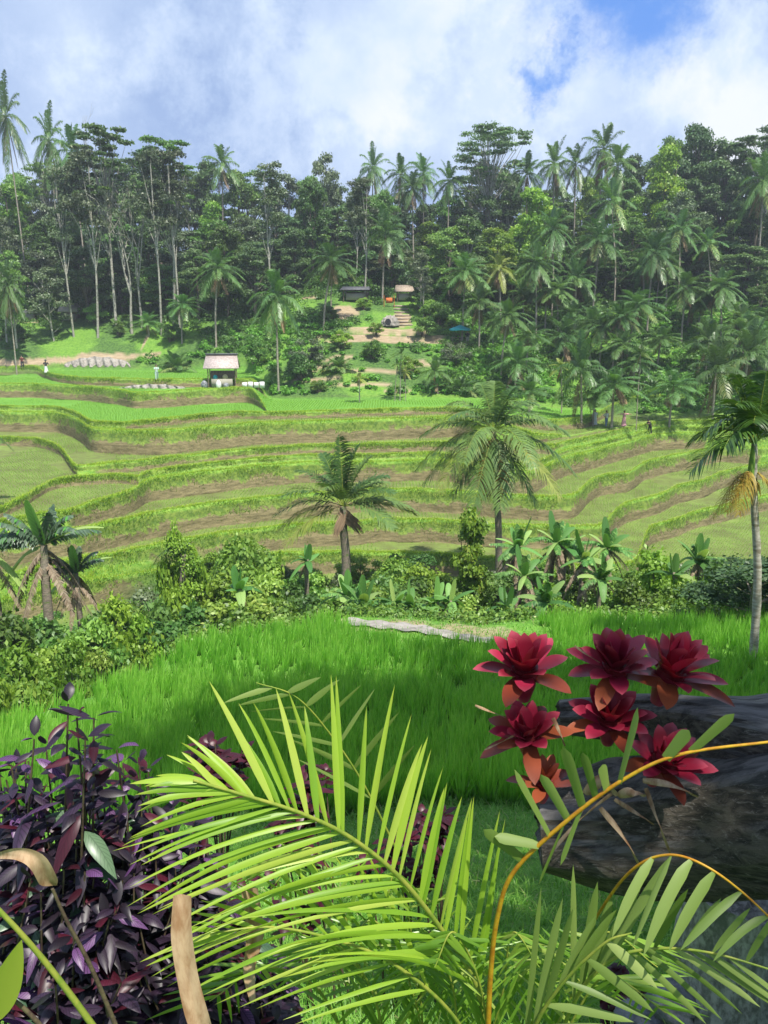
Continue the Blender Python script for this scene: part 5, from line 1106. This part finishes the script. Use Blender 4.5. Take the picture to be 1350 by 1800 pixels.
# ------------------------------------------------------------------ foreground: log, post, rocks
def rough_log(name, pts, rad, label, seed, sq=1.0, rings=150, sides=72, flat=.0):
    pts = np.asarray(pts, float); c = lerp_path(pts, rings); tg = nrm(np.gradient(c, axis=0)); a = nrm(np.cross(tg, [0, 0, 1.])); b = np.cross(tg, a) * -1
    r = np.interp(np.linspace(0, 1, rings), np.linspace(0, 1, len(rad)), rad); th = np.arange(sides) / sides * 2 * pi; S = np.linspace(0, 1, rings)[:, None]; TH = th[None]
    ln = np.linalg.norm(np.diff(pts, axis=0), axis=1).sum()
    dsp = 1 + .07 * np.sin(TH * 3 + S * 5 + seed) + .05 * np.sin(TH * 7 - S * 3 + seed * 2) + .05 * np.sin(S * 9 + TH * 2 + seed)
    for q in range(7): dsp = dsp - .05 * np.exp(-((((TH - q * .9 - seed + .25 * np.sin(S * 4 + q)) + pi) % (2 * pi) - pi) / .06) ** 2) * (.4 + .6 * np.sin(S * (5 + q) + q) ** 2)
    dsp = dsp + .014 * np.sin(TH * 23 + 3 * np.sin(S * 9 + seed)) * np.sin(S * 14 + TH * 3) + .010 * np.sin(TH * 41 + 5 * np.sin(S * 6 + seed)) 
    rr = r[:, None] * dsp; v = c[:, None] + rr[..., None] * (np.cos(TH)[..., None] * a[:, None] + sq * np.sin(TH)[..., None] * b[:, None])
    m = MB(); idx = np.arange(rings * sides).reshape(rings, sides); nx = np.roll(idx, -1, 1); m.add(v.reshape(-1, 3), np.stack([idx[:-1], nx[:-1], nx[1:], idx[1:]], -1).reshape(-1, 4))
    for ring in (0, rings - 1):
        e = v[ring]; cc = e.mean(0); steps_ = [e]
        for f in (.8, .5, .2): steps_.append(cc + (e - cc) * f + tg[ring] * (-1 if ring == 0 else 1) * R.normal(0, .012, (sides, 1)))
        vv = np.concatenate(steps_ + [cc[None]]); ii = np.arange(4 * sides).reshape(4, sides); n2 = np.roll(ii, -1, 1)
        m.add(vv, np.stack([ii[:-1], n2[:-1], n2[1:], ii[1:]], -1).reshape(-1, 4)); m.add(vv, np.stack([ii[3], n2[3], np.full(sides, 4 * sides)], -1))
    return m
lp = [P(950, 1450, 2.98), P(1080, 1452, 2.93), P(1220, 1448, 2.86), P(1400, 1420, 2.8), P(1800, 1390, 2.7)]
m = rough_log('log', lp, [.20, .25, .27, .32, .38], '', 1.3, sq=1.0)
up = [P(985, 1262, 3.22), P(1060, 1262, 3.18), P(1160, 1268, 3.10), P(1260, 1290, 3.0), P(1400, 1320, 2.95), P(1800, 1300, 2.8)]
m2 = rough_log('log', up, [.075, .09, .115, .17, .24, .30], '', 2.2)
rtL = empty('weathered_log', P(1200, 1560, 2.9), 'huge weathered dark log with a slot at its left end, carrying the bromeliads', 'log')
rtL['_org'] = tuple(rtL.location)
m.build('lower_limb', M['log'], rtL); m2.build('upper_limb', M['log'], rtL)
m3 = None and rough_log('log', [P(935, 1560, 3.0), P(938, 1480, 3.0), P(945, 1400, 3.02), P(955, 1335, 3.04)], [.04, .06, .055, .03], '', .4, rings=40, sides=24); 
pb = P(1300, 1600, 3.0); m = rough_log('p', [pb + [0.02, 0, .12], pb + [0, 0, -.3], pb + [-.03, 0, -.8], pb + [-.05, 0, -1.6]], [.23, .235, .26, .32], '', 3.1, rings=70, sides=64)
o = m.build('stone_post', M['post'], origin=pb + [-.05, 0, -1.6]); tag(o, 'rough grey stone post standing under the log at the lower right', 'post')
def rock(px, py, Y, r, label, seed):
    c = P(px, py, Y); m = MB(); nu, nv = 40, 24; U, V = np.meshgrid(np.linspace(0, 2 * pi, nu), np.linspace(-pi / 2, pi / 2, nv)); rr = r * (1 + .15 * np.sin(U * 3 + V * 4 + seed) * np.cos(V) + .1 * np.sin(U * 7 + V * 9 + seed) * np.cos(V) + .04 * np.sin(U * 19 + V * 13) * np.cos(V))
    v = c + np.stack([np.cos(U) * np.cos(V) * rr, np.sin(U) * np.cos(V) * rr, np.sin(V) * rr * .7], -1); idx = np.arange(nu * nv).reshape(nv, nu)
    m.add(v.reshape(-1, 3), np.stack([idx[:-1, :-1], idx[:-1, 1:], idx[1:, 1:], idx[1:, :-1]], -1).reshape(-1, 4)); tag(m.build('rock', M['rock_l'], origin=c - [0, 0, r * .7]), label, 'rock', 'rocks at the foot of the post')
rock(1185, 1762, 2.95, .11, 'pale grey rock leaning on the stone post', 1); rock(1120, 1790, 3.0, .09, 'smaller grey rock left of the one leaning on the post', 4); rock(1150, 1830, 2.9, .12, 'grey rock at the lower edge below the stone post', 7)
# bromeliads ---------------------------------------------------------
def bromeliad(px, py, Y, sc, tilt, label, bronze=3, n=25, extra=(), flop=None):
    c = P(px, py, Y); rt = empty('bromeliad', c, label, 'bromeliad', 'red bromeliads growing on the log'); rt['_org'] = tuple(c)
    ax = nrm(np.array([tilt[0], tilt[1], 1.0])); e1 = nrm(np.cross(ax, [0, 1., 0.1])); e2 = np.cross(ax, e1)
    for grp, lo, hi, mt in (('leaf_rosette', 0, n - bronze, 'brom'), ('bronze_leaves', n - bronze, n, 'brom_o')):
        m = MB()
        for j in range(lo, hi):
            u = j / (n - 1); el = radians(80 - 57 * u + R.normal(0, 6)); az = j * 2.399 + R.normal(0, .12)
            d = e1 * cos(az) * cos(el) + e2 * sin(az) * cos(el) + ax * sin(el); sd = np.cross(d, ax) 
            L = sc * (.168 + .03 * u) * R.uniform(.9, 1.08)
            if grp == 'bronze_leaves': L *= 1.0
            strips(m, (c + d * .008)[None], d[None], sd[None], L, sc * (.056 + .012 * R.random()), .05 + .22 * u + (.08 if u > .85 else 0), 10, prof='brom', fold=.30 - .1 * u, rnd=np.array([R.random()]))
        if m.n: m.build(grp, M[mt], rt)
    # sheathing base
    m = MB(); tube(m, [c + ax * .05 * sc, c - ax * .02 * sc, c - ax * .09 * sc], np.array([.045, .040, .022]) * sc, 12); m.build('base', M['brom'], rt)
    return rt
b1 = bromeliad(922, 1192, 2.95, 1.22, (-.05, -.25), 'upper left bromeliad, fullest crimson rosette')
b2 = bromeliad(1080, 1186, 3.0, 1.2, (-.1, -.3), 'crimson bromeliad at the top centre of the cluster')
b3 = bromeliad(1172, 1196, 2.98, 1.32, (.2, -.25), 'top right bromeliad spreading over the log')
b4 = bromeliad(928, 1302, 2.85, 1.05, (-.15, -.4), 'lower left bromeliad with bronze outer leaves, below the fullest one', bronze=6, n=22)
b5 = bromeliad(1070, 1276, 2.88, 1.1, (-.1, -.35), 'middle bromeliad between the upper and lower rosettes', bronze=3, n=22)
b6 = bromeliad(1160, 1350, 2.72, 1.08, (.15, -.45), 'lowest right bromeliad resting against the front of the log', bronze=3, n=22)
b7 = bromeliad(955, 1385, 2.86, .8, (0, -.2), 'small brown bromeliad hanging beneath the left rosettes', bronze=14, n=14)
def drystrip(rt, pts, w=.012):
    a = np.array([P(*p) for p in pts]); c = lerp_path(a, 14); m = MB(); t = np.linspace(0, 1, 14)
    d = nrm(np.gradient(c, axis=0)); sd = nrm(np.cross(d, [0, 1., 0])); ww = w * (np.sin(np.clip(t * .9 + .1, 0, 1) * pi) ** .5 * .7 + .3)
    tw = np.cos(t * 2.5)[:, None] * sd + np.sin(t * 2.5)[:, None] * np.array([0, .8, 0]); v = np.stack([c - tw * ww[:, None] / 2, c + np.cross(d, tw) * ww[:, None] * .22, c + tw * ww[:, None] / 2], 1)
    idx = np.arange(42).reshape(14, 3); m.add(v.reshape(-1, 3), np.stack([idx[:-1, :-1], idx[:-1, 1:], idx[1:, 1:], idx[1:, :-1]], -1).reshape(-1, 4)); m.build('dry_leaf', M['dryleaf'], rt)
for rt, pts, w in ((b6, [(1075, 1395, 2.62), (1020, 1440, 2.58), (965, 1502, 2.6)], .022), (b6, [(1055, 1420, 2.62), (1095, 1470, 2.58), (1130, 1532, 2.6)], .026), (b6, [(1130, 1372, 2.6), (1180, 1380, 2.56), (1228, 1402, 2.58)], .030), (b6, [(1135, 1385, 2.62), (1155, 1440, 2.58), (1178, 1500, 2.6)], .022),
   (b6, [(1080, 1405, 2.62), (1120, 1430, 2.6), (1150, 1450, 2.6)], .02), (b4, [(972, 1262, 2.8), (985, 1290, 2.78), (993, 1312, 2.8)], .02), (b4, [(905, 1292, 2.78), (880, 1305, 2.76), (852, 1318, 2.78)], .012), (b2, [(1010, 1135, 2.9), (1030, 1150, 2.9), (1055, 1165, 2.95)], .010), (b6, [(1060, 1400, 2.62), (1035, 1410, 2.58), (990, 1480, 2.6)], .014),
   (b4, [(835, 1240, 2.8), (860, 1250, 2.8), (890, 1262, 2.82)], .012), (b6, [(1090, 1400, 2.62), (1110, 1392, 2.58), (1135, 1400, 2.56)], .05), (b6, [(1030, 1395, 2.66), (1060, 1370, 2.62), (1085, 1400, 2.62)], .05)):
    drystrip(rt, pts, w)

# foreground palm -----------------------------------------------------
base = P(850, 1900, 1.75); rtP = empty('areca_palm', base, 'yellow-green areca palm arching across the foreground', 'palm'); rtP['_org'] = tuple(base)
def img_frond(rach, fams, n, W, mat, rmat='rachis', rr=(.006, .0025), sag=.08, root=None, K=7, jit=5, prof='leaflet'):
    """rach: rachis way points (px, py, distance); fams: families of leaflet tips [(s, px, py, distance) ...]"""
    a = np.array([P(*p) for p in rach]); c = lerp_path(a, 60); ts = np.linspace(0, 1, 60); m = MB()
    for fi, fam in enumerate(fams):
        fam = np.array(fam, float); nn = n[fi]; s = np.linspace(fam[0, 0], fam[-1, 0], nn) + R.normal(0, .006 if nn > 20 else .003, nn); b = np.stack([np.interp(s, ts, c[:, j]) for j in range(3)], -1)
        tips = np.array([P(np.interp(q, fam[:, 0], fam[:, 1]) + R.normal(0, jit), np.interp(q, fam[:, 0], fam[:, 2]) + R.normal(0, jit), np.interp(q, fam[:, 0], fam[:, 3])) for q in s])
        L0 = np.linalg.norm(tips - b, axis=1); sg = sag * R.uniform(.6, 1.4, nn); d = (tips - b) + np.array([0, 0, 1.]) * (sg * L0)[:, None]; L1 = np.linalg.norm(d, axis=1)
        dn = nrm(d); view = nrm(b); sd = nrm(np.cross(dn, view)); 
        rot = R.normal(0, .5, nn)[:, None]; sd = nrm(sd + np.cross(dn, sd) * rot)
        strips(m, b, d, sd, L1, W[fi] * R.uniform(.68, 1.18, nn), sg * L0 / L1, K, prof=prof, fold=.28, rnd=None)
    f = m.build('frond', M[mat], root or rtP); q = MB(); tube(q, c, np.linspace(rr[0], rr[1], 60), 8); q.build('rachis', M[rmat], f)
# big arching frond
img_frond([(862, 1900, 1.75), (840, 1740, 1.72), (780, 1640, 1.68), (705, 1545, 1.62), (620, 1475, 1.56), (530, 1430, 1.5), (430, 1398, 1.46), (340, 1372, 1.43)],
 [[(.14, 862, 1440, 1.82), (.22, 838, 1425, 1.8), (.30, 812, 1400, 1.76), (.38, 782, 1370, 1.72), (.46, 742, 1310, 1.7), (.53, 690, 1235, 1.68), (.59, 610, 1195, 1.66), (.66, 505, 1215, 1.64), (.73, 440, 1240, 1.6), (.80, 378, 1268, 1.56), (.87, 322, 1302, 1.5), (.93, 300, 1340, 1.46), (.98, 285, 1362, 1.44)],
  [(.16, 600, 1700, 1.5), (.25, 500, 1675, 1.48), (.33, 430, 1650, 1.46), (.42, 350, 1650, 1.44), (.50, 300, 1640, 1.42), (.58, 258, 1610, 1.4), (.66, 236, 1560, 1.4), (.74, 222, 1510, 1.4), (.82, 222, 1468, 1.4), (.90, 232, 1430, 1.4), (.98, 248, 1398, 1.42)]],
 (33, 35), (.0165, .0155), 'yfrond', 'rachis_g', (.008, .003), .22, K=9, jit=20)
# second, lower left frond
img_frond([(868, 1920, 1.8), (800, 1790, 1.7), (700, 1700, 1.62), (600, 1655, 1.56), (480, 1630, 1.5), (370, 1640, 1.46)],
 [[(.30, 640, 1480, 1.7), (.45, 560, 1500, 1.66), (.6, 450, 1520, 1.6), (.75, 370, 1560, 1.54), (.97, 300, 1640, 1.48)], [(.30, 520, 1800, 1.5), (.5, 400, 1770, 1.48), (.7, 300, 1740, 1.46), (.97, 240, 1690, 1.46)]], (13, 12), (.012, .013), 'yfrond', 'rachis_g', (.006, .002), .12)
# sparse frond with orange stem reaching right
img_frond([(855, 1900, 1.7), (862, 1720, 1.68), (875, 1610, 1.66), (905, 1530, 1.64), (1000, 1440, 1.6), (1100, 1368, 1.56), (1200, 1325, 1.52), (1370, 1302, 1.48)],
 [[(.455, 848, 1458, 1.62), (.50, 870, 1470, 1.62)], [(.53, 905, 1352, 1.6), (.57, 948, 1362, 1.6), (.605, 990, 1312, 1.58)], [(.64, 1023, 1322, 1.58), (.67, 1060, 1345, 1.56)], [(.70, 1122, 1243, 1.56), (.705, 1118, 1250, 1.56)], [(.82, 1212, 1282, 1.5), (.87, 1292, 1255, 1.48)], [(.56, 945, 1560, 1.6), (.60, 985, 1520, 1.6)]],
 (2, 3, 2, 1, 2, 2), (.024, .026, .022, .034, .026, .014), 'dfrond', 'rachis', (.0075, .003), .03, jit=1, K=8, prof='strap')
# drooping fronds at the right
img_frond([(1030, 1640, 1.75), (1100, 1540, 1.62), (1170, 1503, 1.56), (1250, 1528, 1.5), (1350, 1610, 1.46), (1420, 1700, 1.44)],
 [[(.34, 1080, 1660, 1.5), (.42, 1105, 1668, 1.46), (.50, 1130, 1680, 1.44), (.58, 1165, 1680, 1.42), (.68, 1200, 1668, 1.42), (.80, 1250, 1690, 1.42)]], (6,), (.024,), 'dfrond', 'rachis', (.004, .002), .35, jit=6, K=9, prof='ribbon')
img_frond([(960, 1900, 1.8), (1010, 1760, 1.66), (1075, 1688, 1.6), (1150, 1668, 1.56), (1250, 1675, 1.5), (1380, 1712, 1.46)],
 [[(.20, 1015, 1520, 1.7), (.28, 1075, 1580, 1.66), (.36, 1180, 1500, 1.6)], [(.5, 1240, 1800, 1.5), (.6, 1290, 1790, 1.48), (.7, 1350, 1770, 1.46), (.85, 1420, 1790, 1.45)], [(.6, 1210, 1560, 1.52), (.75, 1290, 1590, 1.5), (.9, 1370, 1600, 1.48)]], (5, 7, 4), (.022, .016, .018), 'dfrond', 'rachis_g', (.006, .002), .08, prof='ribbon')
img_frond([(900, 1960, 1.7), (930, 1830, 1.6), (980, 1740, 1.55), (1060, 1660, 1.5), (1110, 1640, 1.48)],
 [[(.2, 960, 1560, 1.6), (.4, 1010, 1600, 1.56), (.6, 1090, 1600, 1.54)], [(.3, 1080, 1800, 1.5), (.6, 1150, 1790, 1.48), (.9, 1180, 1700, 1.46)]], (5, 6), (.020, .020), 'dfrond', 'rachis_g', (.006, .002), .08, prof='ribbon')
# wispy shaded fronds behind and below
for k_, (x0, x1, y1, Yb) in enumerate(((860, 800, 1640, 1.75), (700, 560, 1500, 1.95), (760, 660, 1620, 1.9), (820, 900, 1640, 1.9), (880, 980, 1690, 1.95), (640, 470, 1700, 1.9), (740, 700, 1540, 2.0), (900, 1060, 1640, 2.0), (800, 760, 1660, 1.85), (690, 590, 1660, 1.85), (930, 1080, 1720, 1.85))):
    img_frond([(x0, 1960, Yb), ((x0 + x1) / 2 + 20, 1760, Yb - .05), (x1, y1, Yb - .1), (x1 + (x1 - x0) * .6, y1 + 60, Yb - .14)],
     [[(.15, x0 - 60, 1700, Yb), (.5, x1 - 90, y1 - 20, Yb - .05), (.95, x1 + (x1 - x0) * .8 - 60, y1 + 80, Yb - .1)], [(.15, x0 + 90, 1720, Yb), (.5, x1 + 110, y1 + 10, Yb - .05), (.95, x1 + (x1 - x0) * .8 + 50, y1 + 90, Yb - .1)]], (17, 17), (.011, .011), 'wisp', 'rachis_g', (.004, .0015), .10, jit=12)
# thin greyish frond arching behind the big one
img_frond([(700, 1500, 2.1), (640, 1380, 2.05), (580, 1290, 2.0), (520, 1225, 1.95), (450, 1200, 1.92)],
 [[(.2, 735, 1300, 2.0), (.5, 640, 1190, 2.0), (.8, 560, 1200, 1.95)], [(.2, 520, 1330, 1.95), (.5, 470, 1260, 1.9), (.9, 400, 1230, 1.9)]], (6, 7), (.016, .014), 'dfrond', 'rachis_g', (.004, .0015), .05, jit=8)
# brown dead blades hanging among the purple leaves
def hanging_blade(rt, pts, w, name='dry_leaf'):
    a = np.array([P(*p) for p in pts]); n = 24; c = lerp_path(a, n); t = np.linspace(0, 1, n); d = nrm(np.gradient(c, axis=0)); sd = nrm(np.cross(d, [0, 1., 0])); ww = np.interp(t, np.linspace(0, 1, len(w)), w)
    tw = nrm(sd + np.array([0, 1., 0]) * (.5 * np.sin(t * 4))[:, None]); m = MB(); cols = []
    for u in np.linspace(-1, 1, 7): cols.append(c + tw * (ww * u / 2)[:, None] + np.cross(d, tw) * (ww * (.22 * (u * u) + .05 * np.sin(u * 5 + t * 9)))[:, None])
    v = np.stack(cols, 1); idx = np.arange(n * 7).reshape(n, 7); m.add(v.reshape(-1, 3), np.stack([idx[:-1, :-1], idx[:-1, 1:], idx[1:, 1:], idx[1:, :-1]], -1).reshape(-1, 4)); m.build(name, M['dryleaf'], rt)
hanging_blade(rtP, [(322, 1572, 1.36), (318, 1640, 1.34), (330, 1720, 1.33), (352, 1790, 1.32), (385, 1840, 1.31)], [.036, .042, .042, .046, .04])
hanging_blade(rtP, [(440, 1560, 1.66), (446, 1640, 1.64), (438, 1700, 1.62), (446, 1760, 1.6)], [.04, .046, .03, .02])
rtS = empty('curled_dry_leaf_stalk', P(210, 1830, 1.5), 'long stalk ending in a curled brown dry leaf at the left edge', 'plant'); rtS['_org'] = tuple(rtS.location)
def stalk(rt, pts, r, mat='rachis_g', name='stalk'): m = MB(); tube(m, lerp_path([P(*p) for p in pts], 20), np.linspace(r, r * .6, 20), 8); return m.build(name, M[mat], rt)
stalk(rtS, [(215, 1830, 1.5), (160, 1700, 1.48), (118, 1620, 1.46), (92, 1562, 1.45)], .0055, 'stem_d'); hanging_blade(rtS, [(-10, 1504, 1.45), (30, 1500, 1.42), (65, 1512, 1.42), (88, 1545, 1.44), (100, 1556, 1.45)], [.012, .024, .036, .038, .006])
rtS = empty('lime_leaf_stalk', P(190, 1840, 1.4), 'thick green stalks with a lime-green leaf in the lower left corner', 'plant'); rtS['_org'] = tuple(rtS.location)
stalk(rtS, [(190, 1840, 1.42), (110, 1730, 1.4), (45, 1650, 1.38), (-30, 1570, 1.36)], .0075); stalk(rtS, [(110, 1850, 1.4), (50, 1780, 1.38), (-20, 1725, 1.36)], .006, 'stem_d')
m = MB(); b = P(-15, 1800, 1.35); tp = P(38, 1652, 1.33); strips(m, b[None], (tp - b)[None], np.array([[1., .2, .2]]), np.linalg.norm(tp - b), .062, .0, 10, prof='leaf', fold=.3); m.build('leaf', M['yleaf'], rtS)

# purple-leaved shrubs -------------------------------------------------
def purple_shrub(tips, basepx, Yb, label, nleaf=18, maroon=.18):
    b0 = P(basepx[0], basepx[1], Yb); rt = empty('purple_leaved_shrub', b0, label, 'shrub', 'purple-leaved shrubs at the lower left'); rt['_org'] = tuple(b0); st = MB(); lv = MB(); mr = MB(); pg = MB()
    for (px, py, Y) in tips:
        tp = P(px, py, Y); b = b0 + np.array([R.normal(0, .10), R.normal(0, .06), 0]); c = lerp_path([b, b * .45 + tp * .55 + np.array([R.normal(0, .03), .02, -.03]), tp], 24); tube(st, c, np.linspace(.007, .0025, 24), 6, False)
        t = np.linspace(.30, 1.0, nleaf); az0 = R.random() * 6.28
        for i, tt in enumerate(t):
            p = np.array([np.interp(tt, np.linspace(0, 1, 24), c[:, j]) for j in range(3)])
            for sgn in (0, pi):
                az = az0 + i * 1.57 + sgn + R.normal(0, .3); el = radians(R.uniform(-25, 45)) if tt < .97 else radians(R.uniform(30, 75))
                d = np.array([cos(az) * cos(el), sin(az) * cos(el), sin(el)]); L = R.uniform(.06, .13) * (1.1 if tt < .9 else .85); tgt = lv
                if R.random() < maroon and tt > .5: tgt = mr
                elif R.random() < .16 and tt < .8: tgt = pg
                strips(tgt, (p + d * .01)[None], d[None], np.array([[-sin(az), cos(az), R.normal(0, .5)]]), L, L * R.uniform(.28, .40), R.uniform(.2, .75), 7, prof='leaf', fold=.4)
    st.build('stems', M['stem_d'], rt); lv.build('purple_leaves', M['purple'], rt)
    if mr.n: mr.build('maroon_leaves', M['maroon'], rt)
    if pg.n: pg.build('dark_green_leaves', M['palegreen'], rt)
def tipset(n, poly_x, poly_y, ylow, Y0, Y1):
    out = []
    for i in range(n):
        x = R.uniform(poly_x[0], poly_x[-1]); yt = np.interp(x, poly_x, poly_y); u = R.random() ** 1.3; y = yt + (ylow - yt) * u; out.append((x, y, Y0 + (Y1 - Y0) * (1 - u)))
    return out
purple_shrub([(120, 1238, 2.0), (135, 1262, 1.95), (60, 1300, 2.0), (20, 1345, 2.05)] + [(165, 1262, 1.95), (150, 1300, 1.9)] + tipset(34, [-40, 60, 120, 230], [1370, 1320, 1280, 1330], 1760, 1.7, 2.15), (90, 2050), 2.0, 'tallest purple-leaved shrub with maroon tips, at the left edge', maroon=.16)
purple_shrub([(205, 1318, 2.1), (245, 1345, 2.15)] + tipset(34, [150, 230, 330, 400], [1350, 1330, 1400, 1500], 1780, 1.8, 2.25), (240, 2020), 2.1, 'middle purple-leaved shrub behind the palm fronds', maroon=.08)
purple_shrub(tipset(22, [330, 400, 480, 540], [1480, 1540, 1670, 1730], 1800, 1.9, 2.3), (420, 1960), 2.1, 'lowest purple-leaved shrub behind the hanging brown blades', maroon=.08)

# maroon-leaved bedding plants on the bank ------------------------------
def red_plant(px, py, Y, label, spread, hgt, n):
    tpc = P(px, py, Y); gg = np.array([tpc[0], Y, gz(tpc[0], Y)]); rt = empty('red_leaved_plant', gg, label, 'plant', 'maroon-leaved plants on the near bank'); st = MB(); lv = MB()
    for i in range(n):
        tp = tpc + np.array([R.normal(0, spread), R.normal(0, spread), R.normal(0, hgt)]); b = gg + [R.normal(0, .08), R.normal(0, .08), -.05]; c = lerp_path([b, (b + tp) / 2 + [R.normal(0, .04), 0, 0], tp], 10); tube(st, c, np.linspace(.008, .004, 10), 5, False)
        for q in range(16):
            az = R.random() * 6.28; el = R.uniform(-.3, 1.0); d = np.array([cos(az) * cos(el), sin(az) * cos(el), sin(el)]); p = tp - [0, 0, .16 * R.random() ** 1.5]
            strips(lv, p[None], d[None], np.array([[-sin(az), cos(az), 0]]), R.uniform(.06, .12), .045, .4, 4, prof='leaf', fold=.3)
    st.build('stems', M['stem_d'], rt); lv.build('leaves', M['maroon'], rt)
red_plant(395, 1318, 3.6, 'maroon-leaved plant behind the upper left palm leaflets', .10, .05, 7); red_plant(345, 1355, 3.4, 'maroon-leaved plant just left of the one behind the upper leaflets', .09, .05, 5); red_plant(560, 1345, 4.2, 'single maroon sprig among the rice behind the palm', .03, .05, 2)
red_plant(540, 1410, 3.6, 'maroon-leaved plant behind the middle palm leaflets', .10, .07, 7); red_plant(760, 1462, 3.8, 'magenta-maroon plant right of the middle palm leaflets', .09, .06, 7); red_plant(480, 1550, 3.2, 'maroon-leaved plant low behind the left palm leaflets', .12, .06, 6); red_plant(1100, 1745, 3.2, 'low maroon plant beside the rocks under the log', .07, .04, 6)
red_plant(690, 1500, 3.6, 'maroon-leaved plant hidden between the central palm leaflets', .08, .06, 5)

# ------------------------------------------------------------------ trees beside the viewpoint that shade it
def shade(x, y, H, s, label):
    g = np.array([x, y, gz(x, y)]); o = place('shade', g, s, R.random() * 6, s); tag(o, label, 'tree', 'trees shading the viewpoint')
mk_tree('shade', 'shade_tree', 16, 5.2, 40, 10000, .22, M['dense'], M['bark_d'], .3, .66, hollow=.2)
shade(10.2, 7.5, 16, 1.25, 'broadleaf shade tree beyond the right edge, beside the rice'); shade(5.8, 4.4, 16, 1.2, 'broadleaf shade tree right of the viewpoint'); mk_tree('shade2', 'shade_tree', 16, 5.2, 50, 17000, .22, M['dense'], M['bark_d'], .3, .66, hollow=.2)
g = np.array([6.2, -1.5, gz(6.2, -1.5)]); tag(place('shade2', g, .65, 1.0, .65), 'unseen dense broadleaf tree right behind the viewpoint, added to shade the log', 'tree', 'trees shading the viewpoint')  # unseen tree added, crown made dense to keep the sun off the log

# ------------------------------------------------------------------ labels for the many plants, in words one can find
def label_groups(items, zf, tf):
    keyd = {}
    for it in items: keyd.setdefault((it[2], zf(it[1]), tf(it)), []).append(it)
    for (look, zn, tier), lst in keyd.items():
        lst.sort(key=lambda q: q[1]); n = len(lst)
        for i, it in enumerate(lst):
            o = it[0]
            if n == 1: lab = f'{look} {tier}, {zn}'
            elif i == 0: lab = f'leftmost {look} {tier}, {zn}'
            elif i == n - 1: lab = f'rightmost {look} {tier}, {zn}'
            else: lab = f'{ORD[i]} {look} from the left {tier}, {zn}'
            for a, b in ((' half hidden by its neighbour', ''), (' and its', ''), (' towering over the trees', ''), (' standing out', ''), ('at the very back of the forest', 'at the forest back'), (' from the left', ''), ('up the slope at the right edge', 'at the right edge'), ('standing ', ''), ('above the people in white and pink', 'above the pink-dressed person'), ('behind the people on the terrace', 'behind the terrace path')):
                if len(lab.split()) > 16: lab = lab.replace(a, b)
            if False: lab = lab.replace(' from the left', '').replace('up the slope at the right edge', 'at the right edge').replace('standing ', '')
            tag(o, lab, it[5], it[4])
label_groups(PLANTS, zone, lambda it: it[3])
label_groups(BPL, zone2, lambda it: 'in the back row' if it[3] > 42 else 'in the second row' if it[3] > 37 else 'in the third row' if it[3] > 32.5 else 'in the front row')
for k, r in list(PROTO.items()):
    if k not in USED:
        for ch in list(r.children): bpy.data.objects.remove(ch)
        bpy.data.objects.remove(r)
for o in col.objects:
    if '_org' in o: del o['_org']

# ------------------------------------------------------------------ air
m = bpy.data.materials.new('haze'); m.use_nodes = True; nt = m.node_tree; nt.nodes.clear(); out = nt.nodes.new('ShaderNodeOutputMaterial'); pv = nt.nodes.new('ShaderNodeVolumePrincipled')
pv.inputs['Color'].default_value = (.86, .92, 1, 1); pv.inputs['Density'].default_value = .0005; pv.inputs['Anisotropy'].default_value = .1; nt.links.new(pv.outputs[0], out.inputs['Volume'])
mb = MB(); box(mb, (0, 205, 18), (1500, 540, 80)); tag(mb.build('haze', m, smooth=False), 'thin pale haze over the valley', 'haze', kind='stuff')
